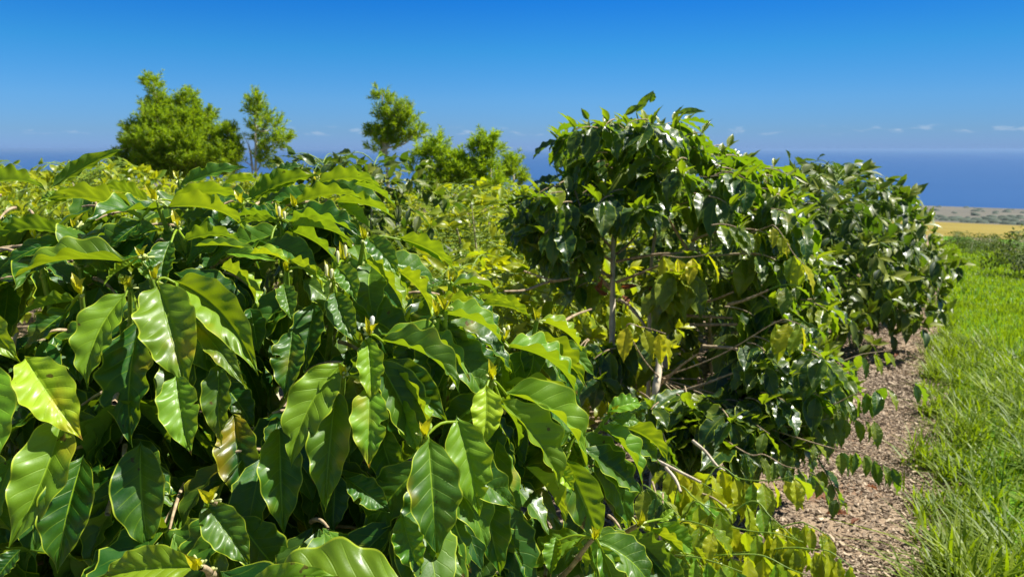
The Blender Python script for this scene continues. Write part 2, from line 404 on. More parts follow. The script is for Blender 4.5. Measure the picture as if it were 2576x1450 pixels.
# frame, base x,y, tip x,y, width, face (T upper / U under), layer, yellowness, options
HL = [
('A',480,560,1195,188,120,'U',1,.15,{'arch':.06}),('A',-150,520,432,583,190,'U',1,.1,{'arch':.12}),
('A',1370,870,350,705,215,'U',1,.35,{'arch':.13}),('A',600,610,1150,672,110,'T',3,0,{}),('A',640,690,365,690,150,'T',0,.35,{'arch':.2}),
('A',1420,700,930,552,210,'U',2,.2,{'arch':.05}),('A',1690,545,2345,372,190,'T',3,.05,{'cut':[(.42,-1,.05,.5)]}),
('A',1560,735,2375,1046,210,'U',1,.4,{'arch':.14}),('A',1600,690,2340,700,140,'U',2,.3,{'arch':.14}),('A',1720,1065,2290,1092,150,'U',2,.15,{'arch':.14}),
('A',650,1010,-120,1085,260,'U',1,0,{'arch':.16}),('A',1335,870,1010,1150,270,'T',1,.0,{'arch':.1,'bend':-.08}),
('A',640,1040,0,1340,190,'T',2,0,{'arch':.1}),('A',1215,1250,135,1408,250,'V',0,.25,{'arch':.12,'fold':.75}),
('P',430,603,412,735,100,'T',2,0,{'bend':.06}),('A',1345,1290,1425,1440,150,'T',0,.3,{}),('A',1350,1350,1510,1250,120,'T',0,.15,{}),
('A',1250,1270,975,1490,170,'U',1,.7,{}),('A',1830,1110,2490,1205,90,'V',1,.3,{}),
('B',-160,60,108,402,210,'T',0,.45,{}),('B',-70,380,-25,950,270,'T',1,.15,{}),('B',120,362,408,778,250,'T',1,.75,{'fold':.5}),
('B',625,45,430,530,230,'T',1,.35,{'bend':.07}),('B',690,180,650,812,300,'T',3,0,{}),('B',770,0,922,555,300,'T',0,.35,{'arch':.09}),
('B',850,-10,1272,465,250,'T',1,.4,{'fold':.8,'bend':-.08}),('B',950,190,1210,522,120,'T',2,.3,{'fold':.6}),('B',865,450,942,853,290,'T',2,.25,{}),
('B',1080,390,1090,805,170,'T',3,.15,{}),('B',312,640,43,1308,300,'T',2,.25,{'bend':-.06}),('B',412,845,282,1432,420,'T',3,.05,{'wav':.7}),
('B',690,780,745,1345,350,'T',4,.02,{'wav':.7}),('B',1150,640,1205,1118,230,'T',5,0,{}),('B',1375,695,1395,1242,240,'T',3,0,{}),
('B',1440,235,1400,572,220,'T',3,0,{}),('B',1000,1080,1235,1405,270,'T',3,.1,{}),('B',975,1400,478,1455,210,'T',2,.45,{'arch':.1}),
('C',760,1510,-30,1480,330,'T',-1,.35,{'arch':.16,'fold':.1}),('C',-40,1480,420,1450,120,'T',-2,.35,{'arch':.1}),
('B',350,130,118,335,190,'T',4,0,{}),('B',385,88,98,165,120,'U',3,.1,{}),('B',1230,125,1272,355,140,'T',4,0,{}),
('D',430,1258,500,1560,260,'T',1,.15,{'wav':1.2}),('B',100,1310,-30,1480,190,'T',4,0,{}),('B',60,850,-40,1260,160,'T',4,0,{}),
('C',390,45,502,305,200,'T',2,.02,{'bend':.06}),('C',290,95,240,452,200,'T',4,0,{}),
('C',548,268,572,612,155,'T',0,.4,{'wav':1.4}),('C',432,388,172,915,250,'T',1,.35,{'bend':.08,'wav':1.2}),('C',398,510,340,1132,250,'T',2,.15,{'wav':1.3}),
('C',562,500,556,918,200,'T',1,.2,{'wav':1.3}),('C',580,380,640,780,140,'T',3,0,{}),('C',608,285,1002,548,190,'V',1,.15,{'arch':.13,'bend':-.08}),('C',620,258,1052,488,110,'V',2,.3,{'arch':.14,'bend':-.1}),
('C',618,380,945,690,240,'T',3,.02,{}),('C',668,430,860,745,100,'U',2,.45,{}),('C',690,565,802,855,130,'T',3,.2,{'wav':1.5}),
('C',600,700,722,1062,260,'T',5,.02,{}),('C',985,655,1098,1152,240,'T',1,.28,{'wav':1.1}),('C',850,755,890,1368,290,'T',2,.05,{'wav':.8,'cut':[(.93,1,.03,.6)]}),
('C',1130,503,1113,822,205,'T',0,.85,{'wav':1.3}),('C',1195,572,1492,1018,230,'V',1,.3,{'arch':.12,'fold':.55,'wav':1.2}),
('C',1215,538,1622,908,170,'V',1,.35,{'arch':.14,'bend':-.09,'fold':.6,'wav':1.4}),('C',1230,492,1612,692,110,'U',2,.6,{'arch':.12}),
('C',1228,310,1582,558,180,'V',1,.25,{'arch':.13,'bend':-.08,'fold':.5,'wav':1.2}),('C',1300,285,1627,518,130,'U',2,.6,{'arch':.14}),
('C',1440,285,1668,468,100,'T',3,.1,{'arch':.1}),('C',1390,185,1602,340,120,'V',1,.6,{'arch':.12}),('C',895,148,1212,303,150,'V',1,.25,{'arch':.14,'fold':.6}),
('C',1105,112,1362,185,90,'U',2,.6,{'arch':.12}),('C',900,190,1060,435,140,'T',3,.0,{'wav':1.5}),('C',1330,905,1526,1188,180,'U',3,.6,{}),
('F',140,800,335,1260,290,'T',2,.1,{'fold':.6,'wav':.6}),('C',1450,890,1562,1025,100,'T',2,.7,{}),
('F',375,560,562,522,120,'T',0,.2,{'arch':.15}),('F',400,600,552,612,90,'T',0,.15,{}),('F',330,640,565,952,200,'V',1,.2,{'arch':.1,'bend':-.07}),
('F',430,630,707,838,110,'U',2,.5,{'arch':.13}),('F',290,715,492,1192,230,'T',3,.02,{}),('F',330,1265,435,1560,260,'T',1,.0,{}),
('F',470,1205,725,1460,240,'U',2,.05,{}),('F',640,1160,842,1315,150,'T',1,.2,{'arch':.1}),('F',560,1180,802,1338,80,'U',1,.75,{}),
('F',650,1150,737,1082,60,'T',0,.4,{}),('F',845,1285,902,1392,60,'U',1,.8,{}),('F',100,1230,70,1445,115,'U',3,.2,{}),('F',200,1250,262,1445,95,'U',3,.25,{}),
('D',350,362,602,302,95,'T',3,0,{}),('D',150,575,717,382,150,'U',2,.15,{'arch':.1}),('D',-60,452,262,450,70,'U',2,.25,{'arch':.12}),
('D',700,442,1232,492,125,'U',1,.3,{'arch':.12}),('D',960,362,1222,488,85,'T',2,0,{'arch':.08}),('D',512,612,1062,571,130,'U',1,.3,{'arch':.12}),
('D',680,480,1062,566,110,'T',2,.0,{'arch':.12}),('D',850,592,1342,742,140,'U',2,.2,{'arch':.1}),('D',1000,448,1347,658,110,'U',2,.15,{'arch':.09}),
('D',850,590,1142,826,120,'T',3,.4,{'arch':.1}),('D',470,762,1062,892,200,'V',1,0,{'arch':.15,'fold':.45}),('D',475,785,1007,948,115,'U',0,.25,{'arch':.1}),
('D',392,750,18,728,110,'V',2,0,{'arch':.12}),('D',400,762,25,790,70,'U',1,.15,{'arch':.1}),('D',130,602,515,438,120,'U',3,.05,{}),
('D',482,688,208,662,100,'T',3,0,{'arch':.1}),('D',290,920,722,1182,230,'T',2,0,{'arch':.12}),('D',480,820,872,1102,190,'U',3,0,{}),
('D',-60,1000,400,1082,90,'T',1,.3,{'arch':.08}),('D',160,1012,482,1100,95,'V',0,.75,{'arch':.12}),('D',480,1062,762,1342,130,'U',0,.5,{'arch':.1,'fold':.5}),
('D',600,1120,805,1250,110,'T',0,.35,{}),('D',-80,1120,222,1452,190,'U',1,.6,{'arch':.12}),('D',850,1122,1017,1412,230,'T',0,.05,{'bend':-.1}),
('D',1100,880,1372,1212,220,'T',0,.1,{'arch':.1}),('D',1350,882,1842,1188,140,'U',1,.35,{'arch':.1,'bend':.0}),('D',1350,878,1742,1112,80,'T',2,.15,{'arch':.13,'cut':[(.35,-1,.05,.6)]}),
('D',1080,1060,1420,1500,180,'U',1,.35,{'arch':.08}),('D',1360,1150,1640,1560,190,'U',2,.6,{'arch':.1}),('D',1740,1232,1548,1312,80,'T',2,.1,{}),
('D',1785,1272,2162,1342,100,'V',1,.1,{'arch':.16,'fold':.5}),('D',1630,1402,2062,1482,120,'U',1,.4,{'arch':.12}),('D',1880,1340,2042,1290,55,'T',1,.3,{}),
('D',1980,1372,2332,1462,70,'U',1,.45,{'arch':.1}),('D',-100,760,140,610,90,'U',3,.2,{}),('P',560,960,640,1075,90,'T',5,0,{}),
('P',1010,1290,1060,1450,90,'T',3,.15,{'wav':1.6}),('P',1085,1180,1040,1400,120,'T',4,0,{}),('P',1250,1100,1235,1330,150,'T',4,0,{}),
('P',870,1200,985,1290,90,'T',5,0,{}),('P',1200,1180,1260,1450,110,'T',5,.0,{}),
]
# branch ends of the near bush: x, y, layer, buds, open direction
NODES = [('A',1475,690,0,14),('A',720,950,1,8),('A',1350,1220,-1,12),('A',1690,945,2,8),('A',1680,480,2,6),('A',330,1040,2,3),
('D',415,745,1,8),('D',95,620,2,4),('D',700,440,2,3),('D',920,1075,1,8),('D',825,1220,1,8),('D',1085,900,0,8),('D',455,1160,1,5),('D',1780,1250,1,8),
('D',520,640,1,5),('C',560,262,-1,7),('C',1215,290,0,14),('C',1160,480,0,10),('C',1380,190,0,8),('C',930,135,0,8),('C',430,460,1,8),('C',890,170,1,4),
('B',170,490,2,8),('B',640,30,1,5),('B',770,-10,0,4),('F',385,580,0,8),('F',235,650,0,10),('F',540,1170,0,6),('F',300,1240,0,4),('B',1040,1075,2,3),('C',830,760,2,3),('B',400,60,2,4),('B',985,1400,1,4)]
bush = empty('coffee_bush', W(430, 1900, 1.9) * V3(1, 1, 0) + V3(0, 0, -.1)); ORG = np.array(bush.location)
prop(bush, 'large coffee bush filling the lower left with big glossy wavy leaves and pale buds', 'coffee bush')
def near_part(mb, name, mat, parent):
    o = mb.build(name, mat, None, ORG)
    if o is None: return None
    o.parent = parent
    return o
nodes = []
for f, x, y, lay, nb in NODES:
    px, py = toP(f, x, y); nodes.append((px, py, W(px, py, dep(px, py) + .03 * lay + .01), nb))
leaves_of = [MB() for _ in nodes]
SUNV = V3(.6, .2, .77)
for (f, bx, by, tx, ty, w, face, lay, yel, op) in HL:
    b = toP(f, bx, by); t = toP(f, tx, ty); wp = w * FR[f][0] * PS
    d0 = dep(*b) + .032 * lay; d1 = dep(*t) + .032 * lay
    d1 = d1 * .45 + d0 * .55
    if face == 'U': d0 += .01; d1 -= .01
    B3, T3 = W(*b, d0), W(*t, d1); dm = .5 * (d0 + d1)
    if face == 'T': N = RIGHT * (.06 + U(-.22, .22)) + UP * (.50 + U(-.1, .15)) - FWD * .70
    elif face == 'V': N = UP * (.85 + U(-.05, .1)) - FWD * U(.25, .5) + RIGHT * U(-.05, .2); op = dict(op); op['fold'] = U(.75, 1.0)
    else: N = UP * .85 + FWD * (.36 + U(-.05, .1)) + RIGHT * U(-.1, .15)
    N = nrm(N); d = nrm(T3 - B3); Np = nrm(N - d * np.dot(N, d)); S = np.cross(d, Np)
    sc2 = np.array([S @ RIGHT, S @ UP]); dc = nrm(np.array([d @ RIGHT, d @ UP])); r = abs(sc2[0] * dc[1] - sc2[1] * dc[0])
    L = np.linalg.norm(T3 - B3); wm = wp * dm / F_PX / max(r, .55) * .95
    wm = min(wm, .44 * L + .008)
    if 'cut' not in op and U(0, 1) < .3: op = dict(op); op['cut'] = [(U(.25, .9), 1 if U(0, 1) < .5 else -1, U(.015, .05), U(.2, .55))]
    k = min(range(len(nodes)), key=lambda q: (nodes[q][0] - b[0]) ** 2 + (nodes[q][1] - b[1]) ** 2)
    leaf(leaves_of[k], B3, T3, N, wm, op.get('arch', .08), op.get('fold', U(.4, .7)), 56, 9, yel, (U(0, .35) if yel < .12 else None), op.get('wav', 1.1), op.get('bend', U(-.02, .02)), True, 0., op.get('cut'))
    nd = nodes[k][2]
    if np.linalg.norm(nd - B3) < .07:
        tube(leaves_of[k], curve([nd, (nd + B3) / 2 + Z * .004, B3 + d * .01], 6), [.0022] * 7, 6, (.7, .5))
for k, (px, py, P0, nb) in enumerate(nodes):             # older leaves hanging behind each whorl
    for j in range(4):
        a_ = U(0, 6.28); out_ = nrm(RIGHT * math.cos(a_) * .8 - Z * U(.5, 1.1) - FWD * .25 * math.sin(a_))
        if py < 620: out_ = nrm(RIGHT * math.cos(a_) - Z * U(.1, .5) + FWD * .5 * math.sin(a_))
        l_ = U(.12, .19); b3 = P0 + FWD * U(.03, .09) - Z * U(.0, .05)
        leaf(leaves_of[k], b3 + out_ * .012, b3 + out_ * l_, nrm(Z * .6 - FWD * .6 + out_ * V3(1, 1, 0) * .6 + R.normal(size=3) * .15), l_ * U(.42, .5), U(.06, .13), U(.3, .6), 28, 6, U(0, .12), U(0, .3), U(.9, 1.3), U(-.05, .05))
trunk_pts = [V3(-.60, 1.78, zxy(-.6, 1.78) - .06), V3(-.62, 1.74, .35), V3(-.58, 1.76, .8), V3(-.63, 1.72, 1.18)]
mb = MB(); tube(mb, curve(trunk_pts, 18), np.linspace(.03, .014, 19), 10); near_part(mb, 'trunk', M_bark, bush)
mb = MB(); tube(mb, curve([V3(-.52, 1.70, zxy(-.5, 1.7) - .06), V3(-.35, 1.62, .3), V3(-.22, 1.60, .62), V3(-.1, 1.58, .9)], 18), np.linspace(.026, .012, 19), 10); near_part(mb, 'trunk', M_bark, bush)
mb = MB(); tube(mb, curve([V3(-.66, 1.70, zxy(-.5, 1.7) - .06), V3(-.85, 1.55, .35), V3(-.95, 1.40, .8), V3(-.98, 1.32, 1.1)], 18), np.linspace(.026, .012, 19), 10); near_part(mb, 'trunk', M_bark, bush)
for (px, py, P0, nb), lm in zip(nodes, leaves_of):
    if px > 950: tgt = V3(-.22, 1.60, .62) + V3(0, 0, U(-.2, .2))
    elif px < 330: tgt = V3(-.93, 1.42, .72) + V3(0, 0, U(-.1, .25))
    else: tgt = V3(-.60, 1.75, .75) + V3(0, 0, U(-.2, .35))
    dn = nrm(tgt - P0); q1 = P0 + dn * .12 - Z * .075 + FWD * .03; q2 = (P0 + tgt) / 2 - Z * .03 + FWD * .08
    br = MB(); pts = curve([P0, q1, q2, tgt], 24); tube(br, pts, np.linspace(.0042, .0085, len(pts)), 8)
    for kk in (3, 7, 11):                                 # swollen nodes along the twig
        if kk < len(pts) - 1: tube(br, [pts[kk] - (pts[kk + 1] - pts[kk]) * .2, pts[kk], pts[kk] + (pts[kk + 1] - pts[kk]) * .2], [.005, .0075, .005], 8)
    bo = near_part(br, 'branch', M_green if py < 1150 else M_twig, bush)
    near_part(lm, 'foliage', M_near, bo)
    bm = MB(); upv = nrm(UP + (-dn) * .6)
    for kk, nn in ((0, nb), (3, nb // 2), (7, nb // 3)): buds(bm, pts[min(kk, len(pts) - 1)], upv, nn, .013)
    near_part(bm, 'bud_clusters', M_bud, bo)  # clusters of unopened flower buds on the twig
    ym = MB()                                            # the pair of young pale leaves at the very tip
    for sg in (-1, 1):
        d = nrm(upv * .9 + RIGHT * sg * U(.2, .5) - FWD * U(-.2, .4)); l = U(.020, .042)
        leaf(ym, P0, P0 + d * l, nrm(-FWD + UP * .3 - RIGHT * sg * .4), l * .42, .12, .6, 12, 4, .95, .9, .8)
    near_part(ym, 'leaves', M_yell, bo)
# opened white bud
p0 = W(*toP('C', 566, 232), dep(930, 820) - .04)
bm = MB(); bud(bm, p0, nrm(UP + RIGHT * .12), .021, .0042)
wb = near_part(bm, 'white_flower_bud', M_white, bush); wb['label'] = 'white opening flower bud standing upright'
for fx, fy in (('D', (398, 715)), ('D', (932, 1040)), ('D', (440, 735)), ('D', (872, 1085)), ('D', (780, 1195)), ('D', (815, 1210)), ('C', (1222, 265)), ('C', (1242, 265))):
    px, py = toP(fx, *fy); bm = MB(); bud(bm, W(px, py, dep(px, py) - .01), nrm(UP + RIGHT * U(-.2, .2)), U(.014, .022), .0034, (1, .5)); near_part(bm, 'flower_bud', M_bud, bush)

SIL = [(-120, 470), (0, 470), (300, 470), (640, 450), (790, 460), (930, 540), (980, 640), (1100, 740), (1290, 830), (1420, 980), (1500, 1100), (1560, 1250), (1620, 1500), (-120, 1500)]
def inpoly(x, y, P):
    c = False; j = len(P) - 1
    for i in range(len(P)):
        if (P[i][1] > y) != (P[j][1] > y) and x < (P[j][0] - P[i][0]) * (y - P[i][1]) / (P[j][1] - P[i][1]) + P[i][0]: c = not c
        j = i
    return c
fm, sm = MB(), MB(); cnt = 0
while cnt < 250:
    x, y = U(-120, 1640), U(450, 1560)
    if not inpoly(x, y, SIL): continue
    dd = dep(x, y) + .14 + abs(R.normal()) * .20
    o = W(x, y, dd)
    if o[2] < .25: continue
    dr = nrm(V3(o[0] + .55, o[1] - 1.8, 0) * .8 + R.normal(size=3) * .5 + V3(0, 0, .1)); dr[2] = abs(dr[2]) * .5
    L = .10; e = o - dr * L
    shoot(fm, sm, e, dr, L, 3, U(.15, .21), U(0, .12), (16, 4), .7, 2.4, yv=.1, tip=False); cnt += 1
fm.merge(sm); o = fm.build('crown', M_old_shade, None, ORG, mats=(M_twig,)); o.parent = bush  # inner fill leaves wear the darkened colour, shade painted in

# ------------------------------------------------------------------ the tall coffee tree
tall = empty('coffee_tree', W(1545, 1100, 4.2) * V3(1, 1, 0)); tall.location.z = zxy(tall.location.x, tall.location.y); TO = np.array(tall.location)
prop(tall, 'tallest coffee tree, bare pale trunk under a dark leafy dome against the sky', 'coffee tree')
def tpart(mb, name, mat, parent=None):
    o = mb.build(name, mat, None, TO)
    if o is None: return None
    o.parent = parent or tall
    return o
def path(f, pts, d0, d1):
    n = len(pts); return [W(*toP(f, *p), d0 + (d1 - d0) * i / max(1, n - 1)) for i, p in enumerate(pts)]
def togr(pts):                                            # carry the last point down into the ground
    q = np.array(pts[-1]); gz = zxy(q[0], q[1]) - .05
    return pts + [V3(q[0] + .01, q[1], (q[2] + gz) / 2), V3(q[0], q[1] + .02, gz)]
TRK = [([(730, 640), (727, 760), (720, 900), (715, 1100), (715, 1250), (712, 1450)], 4.30, 4.15, .009, .021),
       ([(945, 700), (955, 870), (935, 1050), (922, 1170), (925, 1330)], 4.45, 4.35, .008, .015),
       ([(1232, 600), (1190, 860), (1155, 990), (1085, 1230), (1022, 1400)], 4.35, 4.1, .010, .021)]
for pts, a, b, r0, r1 in TRK:
    P = curve(togr(path('E', pts, a, b)), 40); mb = MB(); rr_ = np.linspace(r0, r1, len(P)) * (1 + .10 * np.sin(np.arange(len(P)) * 1.9))
    tube(mb, P, rr_, 10); tpart(mb, 'trunk', M_bark)
P = curve(togr(path('F', [(655, 260), (650, 350), (635, 470)], 3.75, 3.65)), 24); mb = MB(); tube(mb, P, np.linspace(.016, .024, len(P)), 10); tpart(mb, 'trunk', M_bark)
BRN = [('E', [(706, 965), (640, 890), (560, 810), (500, 640)], 4.25, 4.0, 1), ('E', [(706, 1040), (560, 930), (430, 830), (320, 730)], 4.2, 3.9, 1),
('E', [(706, 1125), (600, 1105), (400, 1150), (210, 1098)], 4.2, 3.75, 0), ('E', [(420, 1148), (330, 1165), (220, 1205), (100, 1212)], 3.95, 3.7, 0),
('E', [(735, 1045), (900, 1012), (1060, 1000), (1250, 1012), (1460, 1000), (1640, 1022)], 4.2, 3.7, 1), ('E', [(735, 872), (820, 815), (900, 762)], 4.25, 4.1, 1),
('E', [(708, 862), (660, 820), (600, 770)], 4.3, 4.3, 1), ('E', [(738, 1000), (800, 950), (860, 880)], 4.2, 4.4, 0), ('E', [(735, 1160), (900, 1100), (1060, 1030)], 4.2, 4.0, 1),
('E', [(1165, 925), (1240, 895), (1330, 868)], 4.2, 3.9, 1), ('E', [(1145, 985), (1060, 850), (1010, 750)], 4.2, 4.0, 0), ('E', [(1200, 792), (1270, 778), (1345, 778)], 4.3, 4.0, 1),
('E', [(1085, 1235), (1240, 1270), (1400, 1215)], 4.1, 3.7, 0), ('E', [(1370, 1287), (1470, 1260), (1600, 1205)], 3.7, 3.5, 1), ('E', [(720, 1150), (560, 1030), (430, 990), (340, 950)], 4.3, 4.3, 1),
('F', [(800, 42), (980, 52), (1180, 62)], 4.0, 3.7, 0), ('F', [(820, 92), (1050, 90), (1200, 84), (1345, 74)], 3.9, 3.5, 1), ('F', [(890, 208), (1050, 218), (1110, 250), (1185, 272)], 3.6, 3.4, 1),
('F', [(652, 425), (760, 322), (860, 250)], 3.7, 3.5, 0), ('F', [(690, 472), (870, 420), (1055, 350)], 3.65, 3.4, 1), ('F', [(130, 82), (200, 40), (290, 8)], 3.6, 3.8, 0),
('E', [(750, 1255), (830, 1310), (890, 1400)], 4.0, 3.8, 0), ('F', [(500, 0), (560, 70), (580, 110)], 3.9, 3.7, 1), ('E', [(700, 1200), (640, 1130), (700, 1180)], 4.2, 4.1, 0),
('F', [(400, 180), (400, 290), (370, 410)], 4.0, 3.9, 0), ('F', [(1290, 530), (1340, 600), (1420, 680), (1500, 800)], 3.5, 3.3, 1)]
for f, pts, a, b, lf in BRN:
    P = curve(path(f, pts, a, b), 22); mb = MB()
    rr_ = np.linspace(.0085, .0042, len(P)) * (1 + .22 * (np.arange(len(P)) % 3 == 0))
    tube(mb, P, rr_, 7); bo = tpart(mb, 'branch', M_twig)
    if lf:
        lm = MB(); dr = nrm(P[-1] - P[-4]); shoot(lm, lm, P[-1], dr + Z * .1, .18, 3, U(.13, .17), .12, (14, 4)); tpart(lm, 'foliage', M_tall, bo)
CR = [([(1335, 400), (1400, 330), (1480, 290), (1600, 275), (1720, 285), (1830, 330), (1900, 370), (1990, 410), (2000, 480), (1960, 530), (1750, 520), (1500, 500), (1350, 470)], 140, 4.45, .6, 0),
([(1300, 470), (1400, 450), (1500, 540), (1450, 640), (1360, 680), (1300, 600)], 36, 4.1, .3, 0), ([(1800, 470), (1990, 450), (2070, 600), (2090, 800), (1990, 980), (1870, 880), (1900, 650)], 72, 4.05, .45, .10),
([(1880, 840), (2070, 850), (2150, 950), (2110, 1020), (1960, 1060), (1830, 1030), (1700, 1000), (1850, 940)], 62, 3.65, .4, .08), ([(1700, 600), (1850, 600), (1950, 740), (1700, 780), (1600, 700)], 13, 3.95, .3, .35),
([(1440, 850), (1560, 840), (1600, 980), (1490, 940)], 16, 3.9, .25, 0), ([(1610, 1000), (1740, 1000), (1750, 1110), (1640, 1110)], 16, 3.3, .15, 0), ([(1750, 1010), (2020, 1050), (1980, 1110), (1830, 1110)], 20, 3.45, .3, 0),
([(1380, 560), (1480, 540), (1520, 700), (1400, 720)], 8, 4.5, .3, .1), ([(1640, 900), (1760, 820), (1900, 850), (1900, 1000), (1700, 1000)], 9, 4.1, .3, .15)]
cm, sm, bm = MB(), MB(), MB(); ctr = W(1640, 520, 4.35)
for poly, n, d0, sp, yb in CR:
    xs = [q[0] for q in poly]; ys = [q[1] for q in poly]; c = 0
    while c < n:
        x, y = U(min(xs), max(xs)), U(min(ys), max(ys))
        if not inpoly(x, y, poly): continue
        o = W(x, y, d0 + float(np.clip(R.normal() * .6, -1, 1)) * sp)
        dr = nrm((o - ctr) * V3(1, 1, .25)) + R.normal(size=3) * .35; dr[2] = abs(dr[2]) * .6; dr = nrm(dr)
        y_ = yb + (.3 if U(0, 1) < .12 else 0)
        shoot(cm, sm, o - dr * .12, dr, .14, 3, U(.21, .27), y_, (18, 3), .3, 1.9, bm if y < 700 else None, yv=.12); c += 1
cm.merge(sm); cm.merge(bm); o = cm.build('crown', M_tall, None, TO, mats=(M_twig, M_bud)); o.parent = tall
o_ = W(1635, 258, 4.3); mb = MB(); leaf(mb, o_, W(1642, 226, 4.28), -FWD + RIGHT * .3, .05, .05, .5, 14, 4, .1)
for bx, by, tx, ty, w_ in ((1600, 282, 1640, 228, .05), (1570, 290, 1620, 262, .05), (1700, 285, 1775, 280, .05), (1480, 300, 1460, 270, .04), (1985, 400, 1975, 375, .03), (1640, 420, 1625, 350, .06)):
    tube(mb, curve([W(bx, by, 4.2), W(bx + 10, by + 45, 4.25), W(bx + (1640 - bx) * .3, by + 110, 4.35)], 6), [.0035] * 7, 5, (.6, .5))
    leaf(mb, W(bx, by, 4.2), W(tx, ty, 4.15), -FWD + RIGHT * U(-.5, .5) + UP * .3, w_, .06, .45, 14, 4, .15)
tpart(mb, 'foliage', M_tall)
# branches with leaves hanging in pairs along them (right skirt of the tall tree)
def hanging(f, pts, a, b, n, ll, yel, mat, parentf, droop=1.0, stemmat=None, r=.0026):
    anc = W(1660, 950, 3.7) if parentf is tpart else LO + V3(-.04, .05, .34)
    if parentf is tpart and f == 'E': anc = W(1650, 640, 4.3)
    pp = path(f, pts, a, b); g0 = anc * .45 + pp[0] * .55 - Z * .03; P = curve([anc, g0] + pp, 6 * (len(pp) + 1)); k0 = 12; mb = MB(); tube(mb, P, np.linspace(r * 1.4, r * .6, len(P)), 7); bo = parentf(mb, 'branch', stemmat or (M_twig if parentf is tpart else M_green))
    lm = MB(); T = np.gradient(P, axis=0)
    for i in range(n):
        f_ = k0 - 3 + (len(P) - 1 - k0 + 3) * (i + .6) / n; k = int(f_); p = P[k] + (P[min(k + 1, len(P) - 1)] - P[k]) * (f_ - k); t = nrm(T[k])
        sd = nrm(np.cross(t, Z))
        for sg in (-1, 1):
            if U(0, 1) < .12: continue
            d = nrm(sd * sg * U(.1, .45) + t * U(.0, .35) - Z * U(.5, 1.3) * droop + R.normal(size=3) * .1); l = ll * U(.72, 1.15)
            N = nrm(sd * sg * .5 + t * .35 + Z * .4 - FWD * .35 + R.normal(size=3) * .25)
            leaf(lm, p + d * .008, p + d * l, N, l * U(.36, .46), U(.03, .12), U(.15, .45), 20, 5, float(np.clip(yel + U(-.35, .4), 0, 1)), None, U(.7, 1.3), U(-.05, .05))
    parentf(lm, 'foliage', mat, bo)
hanging('F', [(1500, 540), (1700, 470), (1850, 430), (2060, 395)], 3.3, 3.1, 10, .13, .1, M_tall, tpart)
hanging('F', [(1600, 760), (1720, 770), (1850, 830), (1970, 870)], 3.1, 2.95, 9, .12, .1, M_tall, tpart)
hanging('F', [(1450, 330), (1600, 300), (1750, 250), (1900, 230)], 3.9, 3.9, 8, .13, .1, M_tall, tpart)
hanging('F', [(1350, 640), (1550, 600), (1700, 590), (1830, 600)], 3.3, 3.2, 9, .13, .1, M_tall, tpart)
hanging('F', [(1100, 600), (1160, 620), (1250, 680)], 3.3, 3.1, 4, .15, .1, M_tall, tpart)
hanging('F', [(1120, 780), (1220, 790), (1330, 850), (1420, 870), (1500, 900)], 3.05, 2.85, 6, .13, .05, M_tall, tpart)
hanging('E', [(1560, 860), (1640, 850), (1740, 1000), (1800, 1060)], 3.7, 3.5, 5, .16, .45, M_yell, tpart)
hanging('E', [(1000, 1010), (1090, 1020), (1190, 1015), (1290, 990)], 3.7, 3.55, 4, .16, .75, M_yell, tpart)
hanging('F', [(480, 100), (560, 105), (610, 115), (690, 140)], 3.0, 2.9, 3, .17, .6, M_yell, tpart)
hanging('F', [(1280, 80), (1370, 75), (1450, 110)], 3.3, 3.2, 3, .17, .5, M_yell, tpart)
mb = MB()
for (a, b, c, d, w_) in ((925, 1180, 975, 1300, .06), (760, 1190, 870, 1180, .045), (620, 1190, 660, 1140, .05), (770, 1240, 790, 1310, .06), (690, 1230, 600, 1180, .04)):
    leaf(mb, W(*toP('E', a, b), 4.05), W(*toP('E', c, d), 3.98), -FWD + R.normal(size=3) * .3, w_, .2, 1.0, 14, 4, 1, None, 2.0, curl=.2)
x_ = tpart(mb, 'foliage', M_dead); x_['label'] = 'shrivelled brown leaves on bare branches beside the trunk'

